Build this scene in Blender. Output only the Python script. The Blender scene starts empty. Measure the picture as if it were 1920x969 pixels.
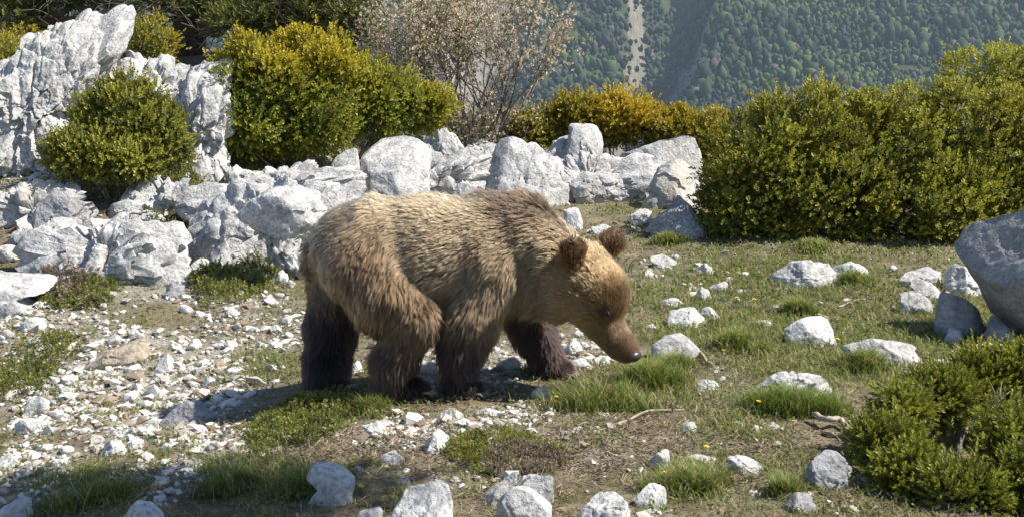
import bpy, math, random
import numpy as np
from mathutils import Vector, kdtree

# ------------------------------------------------------------------ camera, sky, sun, exposure
scene = bpy.context.scene
col = scene.collection
R = math.radians
CAM = np.array([0.0, 0.0, 1.25])
PITCH = R(7.86)
FPX = 2059.0                       # focal length in pixels of the 1920 wide photograph
cam = bpy.data.cameras.new('camera'); cam_o = bpy.data.objects.new('camera', cam); col.objects.link(cam_o)
cam.sensor_width = 36.0; cam.lens = FPX / 1920 * 36.0
cam.clip_start = 0.05; cam.clip_end = 6000
cam_o.location = CAM; cam_o.rotation_euler = (math.pi / 2 - PITCH, 0, 0)
scene.camera = cam_o

SUN_DIR = np.array([0.86, -0.06, 1.00]); SUN_DIR = SUN_DIR / np.linalg.norm(SUN_DIR)
sun_el = math.asin(SUN_DIR[2]); sun_az = math.atan2(SUN_DIR[0], SUN_DIR[1])
world = bpy.data.worlds.new('World'); scene.world = world; world.use_nodes = True
wn = world.node_tree; wn.nodes.clear()
w_out = wn.nodes.new('ShaderNodeOutputWorld'); w_bg = wn.nodes.new('ShaderNodeBackground')
w_sky = wn.nodes.new('ShaderNodeTexSky'); w_sky.sky_type = 'NISHITA'; w_sky.sun_disc = False
w_sky.sun_elevation = sun_el; w_sky.sun_rotation = sun_az; w_sky.altitude = 1500; w_sky.air_density = 1.0; w_sky.dust_density = 0.6
wn.links.new(w_sky.outputs[0], w_bg.inputs[0]); wn.links.new(w_bg.outputs[0], w_out.inputs[0])
w_bg.inputs[1].default_value = 0.085
sun = bpy.data.lights.new('sun', 'SUN'); sun.energy = 4.6; sun.angle = R(0.55); sun.color = (1.0, 0.94, 0.84)
sun_o = bpy.data.objects.new('sun', sun); col.objects.link(sun_o); sun_o.location = (10, 4, 12)
sun_o.rotation_euler = Vector(SUN_DIR).to_track_quat('Z', 'Y').to_euler()
vs = scene.view_settings
vs.view_transform = 'Standard'; vs.look = 'None'; vs.gamma = 1.0; vs.exposure = 1.08; vs.use_curve_mapping = False
cy = scene.cycles
cy.max_bounces = 6; cy.diffuse_bounces = 3; cy.glossy_bounces = 2; cy.transmission_bounces = 4; cy.volume_bounces = 0; cy.transparent_max_bounces = 8
cy.use_denoising = True; cy.denoiser = 'OPENIMAGEDENOISE'; cy.denoising_prefilter = 'ACCURATE'
cy.use_adaptive_sampling = False
try: scene.cycles_curves.shape = 'RIBBONS'; scene.cycles_curves.subdivisions = 1
except Exception: pass

rng = np.random.default_rng(7)
random.seed(7)

# ------------------------------------------------------------------ helpers
cP, sP = math.cos(PITCH), math.sin(PITCH)
def ray(px, py):
    a = (np.asarray(px, float) - 960.0) / FPX; b = (484.5 - np.asarray(py, float)) / FPX
    return np.stack([a, cP + b * sP, -sP + b * cP], -1)        # right, forward, up
def W(px, py, Y):
    d = ray(px, py); return CAM + d * (np.asarray(Y, float) / d[..., 1])[..., None]
def project(P):
    q = np.asarray(P, float) - CAM
    f = q[..., 1] * cP - q[..., 2] * sP; u = q[..., 1] * sP + q[..., 2] * cP
    f = np.maximum(f, 1e-3)
    return 960 + FPX * q[..., 0] / f, 484.5 - FPX * u / f
def mpp(Y): return Y / FPX
def sstep(a, b, x):
    t = np.clip((x - a) / (b - a), 0, 1); return t * t * (3 - 2 * t)
def splus(x, k=0.5):
    return np.where(x > 20 * k, x, k * np.log1p(np.exp(np.clip(x / k, -60, 20))))

def _hash(ix, iy, iz, seed):
    with np.errstate(over='ignore'):
        h = (ix.astype(np.uint32) * np.uint32(374761393) + iy.astype(np.uint32) * np.uint32(668265263)
             + iz.astype(np.uint32) * np.uint32(2147483647) + np.uint32((seed * 974634777) & 0xffffffff))
        h = (h ^ (h >> np.uint32(13))) * np.uint32(1274126177); h = h ^ (h >> np.uint32(16))
        h = h * np.uint32(2246822519); h = h ^ (h >> np.uint32(15))
    return h.astype(np.float64) / 4294967295.0 * 2 - 1
def vnoise(P, seed=0):
    P = np.asarray(P, float); i = np.floor(P).astype(np.int64); f = P - i; u = f * f * f * (f * (f * 6 - 15) + 10)
    r = 0
    for dx in (0, 1):
        wx = u[..., 0] if dx else 1 - u[..., 0]
        for dy in (0, 1):
            wy = u[..., 1] if dy else 1 - u[..., 1]
            for dz in (0, 1):
                wz = u[..., 2] if dz else 1 - u[..., 2]
                r = r + wx * wy * wz * _hash(i[..., 0] + dx, i[..., 1] + dy, i[..., 2] + dz, seed)
    return r
def fbm(P, seed=0, octv=4, gain=0.5, ridged=False):
    P = np.asarray(P, float); a = 1.0; s = 0; t = 0
    for o in range(octv):
        n = vnoise(P * (2.03 ** o) + 17.3 * o, seed + o)
        if ridged: n = 1 - 2 * np.abs(n)
        s = s + a * n; t += a; a *= gain
    return s / t
def p3(x, y, z=0.0):
    x = np.asarray(x, float); return np.stack([x, np.asarray(y, float) + 0 * x, z + 0 * x], -1)
def unit(v): return v / np.maximum(np.linalg.norm(v, axis=-1, keepdims=True), 1e-9)

def make_mesh(name, V, F, color=None, smooth=False, attrs=None):
    V = np.ascontiguousarray(V, np.float32); F = np.ascontiguousarray(F, np.int32)
    me = bpy.data.meshes.new(name); n, k = F.shape
    me.vertices.add(len(V)); me.vertices.foreach_set('co', V.ravel())
    me.loops.add(n * k); me.loops.foreach_set('vertex_index', F.ravel())
    me.polygons.add(n); me.polygons.foreach_set('loop_start', np.arange(0, n * k, k, dtype=np.int32))
    me.polygons.foreach_set('use_smooth', np.full(n, bool(smooth)))
    if color is not None:
        c = np.ones((len(V), 4), np.float32); c[:, :3] = color
        at = me.attributes.new('tint', 'FLOAT_COLOR', 'POINT'); at.data.foreach_set('color', c.ravel())
    for nm, val in (attrs or {}).items():
        at = me.attributes.new(nm, 'FLOAT', 'POINT'); at.data.foreach_set('value', np.ascontiguousarray(val, np.float32))
    me.update(calc_edges=True)
    return me
def add_obj(name, data, mat=None, parent=None, label=None, cat=None, group=None, kind=None, loc=None):
    o = bpy.data.objects.new(name, data); col.objects.link(o)
    if mat is not None and data is not None: data.materials.append(mat)
    if parent is not None: o.parent = parent
    if loc is not None: o.location = [float(v) for v in loc]
    if label: o['label'] = label
    if cat: o['category'] = cat
    if group: o['group'] = group
    if kind: o['kind'] = kind
    return o

class Buf:
    def __init__(s): s.V = []; s.F = []; s.C = []; s.n = 0
    def add(s, V, F, C=None):
        s.V.append(V); s.F.append(np.asarray(F) + s.n); s.n += len(V)
        s.C.append(np.broadcast_to(np.asarray([1, 1, 1] if C is None else C, float), (len(V), 3)))
    def mesh(s, name, smooth=False):
        return make_mesh(name, np.concatenate(s.V), np.concatenate(s.F), np.concatenate(s.C), smooth)

def tube(pts, rad, n=6):
    pts = np.asarray(pts, float); rad = np.broadcast_to(np.asarray(rad, float), (len(pts),))
    t = unit(np.gradient(pts, axis=0)); ref = np.array([0.31, 0.2, 0.93]); ref = np.where(np.abs(t @ ref)[:, None] > 0.95, np.array([1.0, 0, 0]), ref)
    a = unit(np.cross(t, ref)); b = np.cross(t, a)
    ang = np.arange(n) / n * 2 * np.pi
    V = pts[:, None] + rad[:, None, None] * (np.cos(ang)[None, :, None] * a[:, None] + np.sin(ang)[None, :, None] * b[:, None])
    V = V.reshape(-1, 3); m = len(pts)
    i, j = np.meshgrid(np.arange(m - 1), np.arange(n), indexing='ij')
    F = np.stack([i * n + j, i * n + (j + 1) % n, (i + 1) * n + (j + 1) % n, (i + 1) * n + j], -1).reshape(-1, 4)
    c0 = len(V); V = np.concatenate([V, pts[-1:], pts[:1]])
    e = [[(m - 1) * n + k, (m - 1) * n + (k + 1) % n, c0, c0] for k in range(n)]
    s_ = [[(k + 1) % n, k, c0 + 1, c0 + 1] for k in range(n)]
    return V, F, np.array(e + s_)
def tube_into(buf3, pts, rad, n=5, c=None):      # triangulated tube into a triangle Buf
    V, F, E = tube(pts, rad, n)
    T = np.concatenate([F[:, [0, 1, 2]], F[:, [0, 2, 3]], E[:, :3]])
    buf3.add(V, T, c)

_ico = {}
def icosphere(sub):
    if sub in _ico: return _ico[sub]
    t = (1 + 5 ** 0.5) / 2
    V = [(-1, t, 0), (1, t, 0), (-1, -t, 0), (1, -t, 0), (0, -1, t), (0, 1, t), (0, -1, -t), (0, 1, -t), (t, 0, -1), (t, 0, 1), (-t, 0, -1), (-t, 0, 1)]
    F = [(0, 11, 5), (0, 5, 1), (0, 1, 7), (0, 7, 10), (0, 10, 11), (1, 5, 9), (5, 11, 4), (11, 10, 2), (10, 7, 6), (7, 1, 8), (3, 9, 4), (3, 4, 2), (3, 2, 6), (3, 6, 8), (3, 8, 9), (4, 9, 5), (2, 4, 11), (6, 2, 10), (8, 6, 7), (9, 8, 1)]
    V = unit(np.array(V, float)); F = np.array(F)
    for _ in range(sub):
        E = np.sort(np.concatenate([F[:, [0, 1]], F[:, [1, 2]], F[:, [2, 0]]]), 1)
        U, inv = np.unique(E, axis=0, return_inverse=True); inv = inv.ravel()
        mid = unit(V[U].mean(1)); n = len(V); m = len(F)
        V = np.concatenate([V, mid]); a, b, c = inv[:m] + n, inv[m:2 * m] + n, inv[2 * m:] + n
        F = np.concatenate([np.stack([F[:, 0], a, c], 1), np.stack([F[:, 1], b, a], 1), np.stack([F[:, 2], c, b], 1), np.stack([a, b, c], 1)])
    _ico[sub] = (V, F); return V, F

# ------------------------------------------------------------------ terrain shape
def gz(x, y):
    x = np.asarray(x, float); y = np.asarray(y, float)
    lf = sstep(-0.7, -3.4, x)
    rc = 0.10 * splus(y - 6.5, 0.4); rl = 0.25 * splus(y - 6.0, 0.4)
    z = rc * (1 - lf) + rl * lf
    near = 1 - sstep(4.8, 7.0, y)
    z = z - 0.14 * splus(-0.7 - x, 0.25) * near - 0.05 * splus(-0.7 - x, 0.25) * (1 - near) * (1 - sstep(7, 9, y))
    edge = 12.9 + 2.0 * lf
    z = z - 0.75 * splus(y - edge, 0.5)
    bear = np.exp(-(((x + 0.15) / 0.9) ** 2 + ((y - 4.8) / 0.45) ** 2))
    n = 0.045 * fbm(p3(x * 0.8, y * 0.8), 3, 3) + 0.022 * fbm(p3(x * 3.1, y * 3.1), 11, 3)
    return z + n * (1 - 0.9 * bear)
def hit(px, py):
    """distance along y at which the sight line meets the ground"""
    d = ray(px, py); ys = np.linspace(2.2, 17, 600)
    P = CAM + d[None] * (ys / d[1])[:, None]
    below = P[:, 2] < gz(P[:, 0], ys)
    return float(ys[np.argmax(below)]) if below.any() else None

# painted maps of what covers the ground, in world positions found from the photograph
def ell(px, py, L):
    s = np.zeros_like(px)
    for (cx, cy_, rx, ry, a) in L:
        s = np.maximum(s, a * (1 - sstep(0.55, 1.15, np.sqrt(((px - cx) / rx) ** 2 + ((py - cy_) / ry) ** 2))))
    return s
GRAVEL = [(230, 720, 300, 120, 1), (430, 825, 130, 40, 1), (470, 600, 130, 70, .55), (80, 620, 160, 60, .7), (940, 690, 70, 40, .8), (780, 810, 170, 40, .55),
          (60, 880, 90, 60, .7), (1110, 650, 70, 40, .8), (960, 780, 90, 30, .5), (280, 530, 140, 50, .6), (1270, 520, 80, 50, .35), (800, 680, 40, 30, .7), (300, 890, 120, 40, .5), (60, 340, 60, 40, .7)]
GRASS = [(1520, 590, 440, 160, .9), (1330, 470, 120, 40, .8), (1420, 640, 130, 60, 1), (1600, 640, 120, 70, .9), (1170, 730, 150, 60, 1), (1260, 690, 60, 35, 1), (1490, 755, 100, 40, 1),
         (1290, 905, 90, 45, 1), (1130, 350, 130, 40, .6), (1180, 390, 90, 30, .5), (690, 760, 50, 30, 1), (480, 900, 150, 60, .7), (180, 920, 150, 50, .8), (60, 700, 90, 40, .8), (140, 650, 90, 30, .6),
         (560, 560, 120, 60, .5), (300, 380, 60, 40, .9), (470, 540, 90, 30, .6), (500, 690, 120, 40, .6), (330, 600, 100, 40, .35), (1400, 800, 90, 40, .6), (700, 930, 90, 40, .5), (560, 295, 140, 18, .7), (60, 550, 120, 40, .6), (1700, 560, 120, 60, .6), (1480, 880, 70, 40, .6), (900, 340, 40, 25, .8)]
def maps(x, y):
    z = gz(x, y); px, py = project(np.stack([x, y, z], -1))
    n1 = fbm(p3(x * 2.2, y * 2.2), 21, 3); n2 = fbm(p3(x * 5, y * 5), 31, 2)
    g = ell(px, py, GRASS); v = ell(px, py, GRAVEL)
    g = np.clip(np.maximum(g, 0.25) + 0.5 * n1, 0, 1); v = np.clip(np.maximum(v, 0.06) + 0.38 * n2 + 0.1 * n1 - 0.1 * g, 0, 1)
    return g, v

# ------------------------------------------------------------------ materials
def mat_new(name):
    m = bpy.data.materials.new(name); m.use_nodes = True; nt = m.node_tree; nt.nodes.clear()
    out = nt.nodes.new('ShaderNodeOutputMaterial'); return m, nt, out
def N(nt, t, **kw):
    n = nt.nodes.new(t)
    for k, v in kw.items(): setattr(n, k, v)
    return n
def noise(nt, scale, detail=4, rough=0.55, vec=None, dist=0.0):
    n = N(nt, 'ShaderNodeTexNoise'); n.inputs['Scale'].default_value = scale; n.inputs['Detail'].default_value = detail
    n.inputs['Roughness'].default_value = rough; n.inputs['Distortion'].default_value = dist
    if vec is not None: nt.links.new(vec, n.inputs['Vector'])
    return n.outputs[0]
def ramp(nt, fac, stops):
    r = N(nt, 'ShaderNodeValToRGB'); e = r.color_ramp.elements
    while len(e) < len(stops): e.new(0.5)
    for i, (p, c) in enumerate(stops):
        e[i].position = p; e[i].color = (c[0], c[1], c[2], 1) if len(c) == 3 else c
    nt.links.new(fac, r.inputs[0]); return r.outputs[0]
def mix(nt, fac, a, b, mode='MIX'):
    m = N(nt, 'ShaderNodeMix', data_type='RGBA', blend_type=mode); 
    for s, v in ((m.inputs[0], fac), (m.inputs[6], a), (m.inputs[7], b)):
        if hasattr(v, 'is_linked'): nt.links.new(v, s)
        else: s.default_value = v if not isinstance(v, tuple) or len(v) == 4 else (*v, 1)
    return m.outputs[2]
def bump(nt, h, strength, dist, prev=None):
    b = N(nt, 'ShaderNodeBump'); b.inputs['Strength'].default_value = strength; b.inputs['Distance'].default_value = dist
    nt.links.new(h, b.inputs['Height'])
    if prev is not None: nt.links.new(prev, b.inputs['Normal'])
    return b.outputs[0]
def attr(nt, nm):
    a = N(nt, 'ShaderNodeAttribute'); a.attribute_name = nm; return a

def rock_material(name, light, mid, dark, warm=(0.40, 0.36, 0.29), lichen=0.5):
    m, nt, out = mat_new(name); g = N(nt, 'ShaderNodeNewGeometry'); pos = g.outputs['Position']
    oi = N(nt, 'ShaderNodeObjectInfo')
    add = N(nt, 'ShaderNodeVectorMath', operation='MULTIPLY_ADD'); nt.links.new(oi.outputs['Random'], add.inputs[0]); add.inputs[1].default_value = (37, 21, 13); nt.links.new(pos, add.inputs[2])
    v = add.outputs[0]
    n1 = noise(nt, 3.2, 6, 0.62, v, 0.4); n2 = noise(nt, 11, 5, 0.6, v); n3 = noise(nt, 46, 4, 0.65, v); n4 = noise(nt, 150, 2, 0.6, v)
    base = ramp(nt, n1, [(0.30, mid), (0.52, light), (0.72, mid)])
    spots = ramp(nt, n2, [(0.44, (0, 0, 0)), (0.62, (lichen, lichen, lichen))])
    c = mix(nt, spots, base, dark)
    fine = ramp(nt, n3, [(0.38, (0.50, 0.50, 0.51)), (0.56, (1, 1, 1))])
    c = mix(nt, 0.75, c, fine, 'MULTIPLY')
    wm = ramp(nt, noise(nt, 1.7, 3, 0.5, v), [(0.56, (0, 0, 0)), (0.72, (0.55, 0.55, 0.55))])
    c = mix(nt, wm, c, warm)
    vor = N(nt, 'ShaderNodeTexVoronoi', feature='DISTANCE_TO_EDGE'); vor.inputs['Scale'].default_value = 3.4
    wv = N(nt, 'ShaderNodeVectorMath', operation='MULTIPLY_ADD'); nz = N(nt, 'ShaderNodeTexNoise'); nz.inputs['Scale'].default_value = 5; nt.links.new(v, nz.inputs['Vector'])
    nt.links.new(nz.outputs[1], wv.inputs[0]); wv.inputs[1].default_value = (0.35, 0.35, 0.35); nt.links.new(v, wv.inputs[2]); nt.links.new(wv.outputs[0], vor.inputs['Vector'])
    crack = ramp(nt, vor.outputs['Distance'], [(0.0, (0, 0, 0)), (0.035, (1, 1, 1))])
    c = mix(nt, 0.12, c, crack, 'MULTIPLY')
    b = bump(nt, crack, 0.3, 0.008); b = bump(nt, n2, 0.8, 0.03, b); b = bump(nt, n3, 0.8, 0.010, b); b = bump(nt, n4, 0.6, 0.003, b)
    p = N(nt, 'ShaderNodeBsdfPrincipled'); p.inputs['Roughness'].default_value = 0.9; p.inputs['Specular IOR Level'].default_value = 0.25
    nt.links.new(c, p.inputs['Base Color']); nt.links.new(b, p.inputs['Normal']); nt.links.new(p.outputs[0], out.inputs[0]); return m
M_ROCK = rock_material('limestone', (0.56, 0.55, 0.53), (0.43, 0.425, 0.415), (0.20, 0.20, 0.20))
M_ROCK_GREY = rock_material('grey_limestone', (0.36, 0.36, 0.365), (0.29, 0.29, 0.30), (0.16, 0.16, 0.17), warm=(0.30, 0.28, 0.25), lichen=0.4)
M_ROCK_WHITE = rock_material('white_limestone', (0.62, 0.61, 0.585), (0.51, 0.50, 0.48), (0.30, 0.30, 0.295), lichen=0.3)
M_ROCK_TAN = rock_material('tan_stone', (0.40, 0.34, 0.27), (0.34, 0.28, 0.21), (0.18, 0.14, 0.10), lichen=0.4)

def tint_material(name, rough=0.7, transl=0.0, spec=0.3, rand=0.0):
    m, nt, out = mat_new(name); a = attr(nt, 'tint'); c = a.outputs['Color']
    p = N(nt, 'ShaderNodeBsdfPrincipled'); p.inputs['Roughness'].default_value = rough; p.inputs['Specular IOR Level'].default_value = spec
    nt.links.new(c, p.inputs['Base Color'])
    if transl > 0:
        t = N(nt, 'ShaderNodeBsdfTranslucent'); bright = mix(nt, 1.0, c, (1.25, 1.3, 0.8), 'MULTIPLY'); nt.links.new(bright, t.inputs[0])
        mx = N(nt, 'ShaderNodeMixShader'); mx.inputs[0].default_value = transl
        nt.links.new(p.outputs[0], mx.inputs[1]); nt.links.new(t.outputs[0], mx.inputs[2]); nt.links.new(mx.outputs[0], out.inputs[0])
    else: nt.links.new(p.outputs[0], out.inputs[0])
    return m
M_LEAF = tint_material('leaf', 0.5, 0.32, 0.4)
M_GRASS = tint_material('grass_blade', 0.6, 0.35, 0.25)
M_PEBBLE = tint_material('pebble', 0.9, 0.0, 0.2)
M_LITTER = tint_material('dry_litter', 0.9, 0.0, 0.15)
M_FOREST = tint_material('forest_canopy', 0.9, 0.0, 0.1)

def bark_material(name, a, b, scale=14):
    m, nt, out = mat_new(name); g = N(nt, 'ShaderNodeNewGeometry')
    n1 = noise(nt, scale, 5, 0.65, g.outputs['Position'], 0.6); n2 = noise(nt, scale * 5, 3, 0.6, g.outputs['Position'])
    c = ramp(nt, n1, [(0.35, a), (0.65, b)]); bb = bump(nt, n1, 0.9, 0.02); bb = bump(nt, n2, 0.6, 0.005, bb)
    p = N(nt, 'ShaderNodeBsdfPrincipled'); p.inputs['Roughness'].default_value = 0.9; p.inputs['Specular IOR Level'].default_value = 0.2
    nt.links.new(c, p.inputs['Base Color']); nt.links.new(bb, p.inputs['Normal']); nt.links.new(p.outputs[0], out.inputs[0]); return m
M_BARK = bark_material('dark_bark', (0.035, 0.025, 0.02), (0.11, 0.085, 0.07))
M_TWIG = bark_material('grey_twig', (0.13, 0.105, 0.085), (0.27, 0.23, 0.19), 30)
M_DEADWOOD = bark_material('weathered_wood', (0.30, 0.25, 0.19), (0.47, 0.42, 0.35), 22)

def ground_material():
    m, nt, out = mat_new('stony_soil'); g = N(nt, 'ShaderNodeNewGeometry'); v = g.outputs['Position']
    n1 = noise(nt, 5, 6, 0.65, v); n2 = noise(nt, 38, 5, 0.65, v); n3 = noise(nt, 140, 3, 0.6, v)
    soil = ramp(nt, n1, [(0.32, (0.12, 0.092, 0.062)), (0.5, (0.20, 0.158, 0.112)), (0.68, (0.29, 0.245, 0.185))])
    soil = mix(nt, 0.8, soil, ramp(nt, n2, [(0.34, (0.45, 0.43, 0.40)), (0.6, (1.15, 1.13, 1.1))]), 'MULTIPLY')
    grit = ramp(nt, n3, [(0.3, (0.26, 0.235, 0.20)), (0.6, (0.46, 0.435, 0.395))])
    c = mix(nt, attr(nt, 'gravel').outputs['Fac'], soil, grit)
    tm = N(nt, 'ShaderNodeMath', operation='MULTIPLY'); nt.links.new(attr(nt, 'turf').outputs['Fac'], tm.inputs[0]); nt.links.new(ramp(nt, n2, [(0.36, (0.2, 0.2, 0.2)), (0.6, (0.95, 0.95, 0.95))]), tm.inputs[1])
    turf = ramp(nt, n1, [(0.35, (0.075, 0.09, 0.028)), (0.65, (0.14, 0.145, 0.055))])
    c = mix(nt, tm.outputs[0], c, turf)
    b = bump(nt, n2, 0.9, 0.02); b = bump(nt, n3, 0.9, 0.008, b)
    p = N(nt, 'ShaderNodeBsdfPrincipled'); p.inputs['Roughness'].default_value = 0.95; p.inputs['Specular IOR Level'].default_value = 0.15
    nt.links.new(c, p.inputs['Base Color']); nt.links.new(b, p.inputs['Normal']); nt.links.new(p.outputs[0], out.inputs[0]); return m

# ------------------------------------------------------------------ ground
def grid_mesh(name, xs, ys, zf, attrf=None):
    X, Y = np.meshgrid(xs, ys, indexing='ij'); Z = zf(X, Y); V = np.stack([X, Y, Z], -1).reshape(-1, 3)
    n, m = len(xs), len(ys); i, j = np.meshgrid(np.arange(n - 1), np.arange(m - 1), indexing='ij'); b = (i * m + j).ravel()
    F = np.stack([b, b + m, b + m + 1, b + 1], 1)
    return make_mesh(name, V, F, None, True, attrf(X.ravel(), Y.ravel()) if attrf else None)
def g_attr(x, y):
    g, v = maps(x, y); return {'turf': g, 'gravel': v}
xs = np.concatenate([np.arange(-14, -4.2, 0.2), np.arange(-4.2, 4.2, 0.045), np.arange(4.2, 14.01, 0.2)])
ys = np.concatenate([np.arange(-8, 2.4, 0.25), np.arange(2.4, 8, 0.045), np.arange(8, 20.1, 0.12)])
add_obj('ground', grid_mesh('ground', xs, ys, gz, g_attr), ground_material(), kind='structure')

# far terrain: valley and opposite mountainside
PROF_Y = [-60, 0, 12, 20, 60, 300, 700, 950, 1130, 1300, 1500, 1800, 2200, 2500]
PROF_Z = [-1.2, -0.7, -0.6, -9, -60, -230, -350, -280, -125, -22, 108, 295, 450, 470]
def gully(x, y, pts, depth, wl, wr):
    cx = np.interp(y, [p[0] for p in pts], [p[1] for p in pts]); d = x - cx
    fade = sstep(pts[0][0] - 60, pts[0][0] + 40, y)
    return -depth * fade * np.where(d < 0, np.exp(-(d / wl) ** 2), np.exp(-(d / wr) ** 2)), d
def mx(px, Y): return (px - 960) / FPX * Y
G_A = [(1240, mx(1135, 1240)), (1330, mx(1160, 1330)), (1450, mx(1180, 1450)), (1620, mx(1195, 1620))]
G_B = [(1240, mx(1150, 1240)), (1320, mx(1205, 1320)), (1420, mx(1250, 1420)), (1520, mx(1268, 1520)), (1650, mx(1300, 1650))]
G_C = [(1240, mx(850, 1240)), (1380, mx(880, 1380)), (1620, mx(930, 1620))]
def far_z(x, y):
    z = np.interp(y, PROF_Y, PROF_Z)
    m = sstep(900, 1200, y)
    near = 1 - sstep(15, 40, y)
    z = z + m * (34 * fbm(p3(x / 260, y / 330), 51, 3) + 8 * fbm(p3(x / 60, y / 60), 61, 3)) + (1 - m) * (1 - near) * 6 * fbm(p3(x / 90, y / 90), 71, 2)
    wob = 10 * fbm(p3(x / 50, y / 50), 81, 2)
    a, _ = gully(x + wob, y, G_A, 16, 22, 20); b, _ = gully(x + wob, y, G_B, 105, 95, 30); c, _ = gully(x + wob, y, G_C, 26, 60, 45)
    lowx = np.where(y < 25, np.minimum(0, gz(np.clip(x, -14, 14), np.clip(y, -8, 20)) - 0.8 - z) * near, 0)
    return z + m * (a + b + c) + lowx
def bare_mask(x, y):
    n = fbm(p3(x / 18, y / 26), 91, 3); s = np.zeros_like(x)
    _, d = gully(x, y, G_A, 1, 1, 1); s = np.maximum(s, .62 * sstep(22, 4, np.abs(d + 3) + 30 * n) * sstep(1225, 1260, y))
    _, d = gully(x, y, G_B, 1, 1, 1); s = np.maximum(s, sstep(30, 16, np.abs(d + 16) + 14 * n) * sstep(1440, 1400, y + 12 * n) * sstep(1225, 1260, y))
    s = np.maximum(s, sstep(30, 20, np.abs(d - 20) + 8 * n) * sstep(1370, 1395, y) * sstep(1600, 1560, y))
    _, d = gully(x, y, G_C, 1, 1, 1); s = np.maximum(s, sstep(52, 32, np.abs(d) + 30 * n))
    return s
def far_material():
    m, nt, out = mat_new('mountainside'); g = N(nt, 'ShaderNodeNewGeometry'); v = g.outputs['Position']
    n1 = noise(nt, 0.09, 6, 0.65, v); n2 = noise(nt, 0.4, 4, 0.6, v)
    floor = ramp(nt, n1, [(0.35, (0.03, 0.04, 0.02)), (0.65, (0.06, 0.065, 0.03))])
    st = N(nt, 'ShaderNodeMapping'); st.inputs['Scale'].default_value = (0.5, 0.05, 0.05); nt.links.new(v, st.inputs[0])
    scree = ramp(nt, noise(nt, 1.0, 5, 0.6, st.outputs[0]), [(0.35, (0.15, 0.135, 0.11)), (0.65, (0.33, 0.295, 0.25))])
    c = mix(nt, attr(nt, 'bare').outputs['Fac'], floor, scree); b = bump(nt, n1, 0.7, 3.0); b = bump(nt, n2, 0.7, 0.8, b)
    p = N(nt, 'ShaderNodeBsdfPrincipled'); p.inputs['Roughness'].default_value = 0.95; p.inputs['Specular IOR Level'].default_value = 0.1
    nt.links.new(c, p.inputs['Base Color']); nt.links.new(b, p.inputs['Normal']); nt.links.new(p.outputs[0], out.inputs[0]); return m
fx = np.concatenate([np.linspace(-1500, -620, 40)[:-1], np.arange(-620, 960, 8.0), np.linspace(960, 1500, 26)])
fy = np.concatenate([np.arange(-60, 40, 4.0), np.linspace(40, 1100, 60)[:-1], np.arange(1100, 1760, 7.0), np.linspace(1760, 2500, 30)])
add_obj('mountain', grid_mesh('mountain', fx, fy, far_z, lambda x, y: {'bare': bare_mask(x, y)}), far_material(), kind='structure')

# forest on the far mountainside: one mass of crowns
def forest():
    sp = 6.9
    X, Y = np.meshgrid(np.arange(-780, 1140, sp), np.arange(1190, 1690, sp * 1.05)); x = X.ravel(); y = Y.ravel()
    x = x + rng.uniform(-.5, .5, len(x)) * sp * 1.2; y = y + rng.uniform(-.5, .5, len(y)) * sp * 1.2
    keep = (bare_mask(x, y) < rng.uniform(0.15, 0.7, len(x))) & (x < 0.70 * y) & (x > -0.48 * y)
    x, y = x[keep], y[keep]; n = len(x); V0, F0 = icosphere(0)
    r = np.clip(rng.lognormal(math.log(3.6), .30, n), 1.8, 6.8) * (0.85 + 0.3 * (fbm(p3(x / 70, y / 70), 5, 2) > 0)); h = r * rng.uniform(1.0, 2.1, n)
    J = 1 + 0.28 * rng.standard_normal((n, 12, 1))
    V = V0[None] * J * np.stack([r, r, h], -1)[:, None]
    V = V + np.stack([x, y, far_z(x, y) + h * 0.75], -1)[:, None]
    F = (F0[None] + (np.arange(n) * 12)[:, None, None]).reshape(-1, 3)
    t = 1.3 * fbm(p3(x / 150, y / 90), 8, 4) + 0.30 * rng.standard_normal(n)
    t = np.clip(0.5 + 0.9 * t, 0, 1)[:, None]
    c = np.array([0.018, 0.029, 0.020]) * (1 - t) + np.array([0.066, 0.100, 0.028]) * t
    gr = (rng.uniform(size=n) < 0.12)[:, None]; c = np.where(gr, np.array([0.075, 0.066, 0.058]), c)
    c = c * rng.uniform(0.75, 1.2, (n, 1))
    C = np.repeat(c, 12, 0)
    add_obj('forest', make_mesh('forest', V.reshape(-1, 3), F, C, True), M_FOREST, label='dense green forest covering the far mountainside', cat='forest', kind='stuff')
forest()

# haze: one closed box of even pale air around everything
hz = bpy.data.materials.new('haze'); hz.use_nodes = True; hn = hz.node_tree; hn.nodes.clear()
ho = hn.nodes.new('ShaderNodeOutputMaterial'); hv = hn.nodes.new('ShaderNodeVolumePrincipled')
hv.inputs['Color'].default_value = (0.62, 0.80, 1.0, 1); hv.inputs['Density'].default_value = 0.00009; hv.inputs['Anisotropy'].default_value = 0.0
hn.links.new(hv.outputs[0], ho.inputs['Volume'])
Vb = np.array([[sx, sy, sz] for sx in (-1520, 1520) for sy in (-80, 2520) for sz in (-420, 620)], float)
Fb = np.array([[0, 1, 3, 2], [4, 6, 7, 5], [0, 4, 5, 1], [2, 3, 7, 6], [0, 2, 6, 4], [1, 5, 7, 3]])
add_obj('haze', make_mesh('haze', Vb, Fb), hz, label='thin blue haze filling the valley air', cat='haze', kind='stuff')

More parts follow.
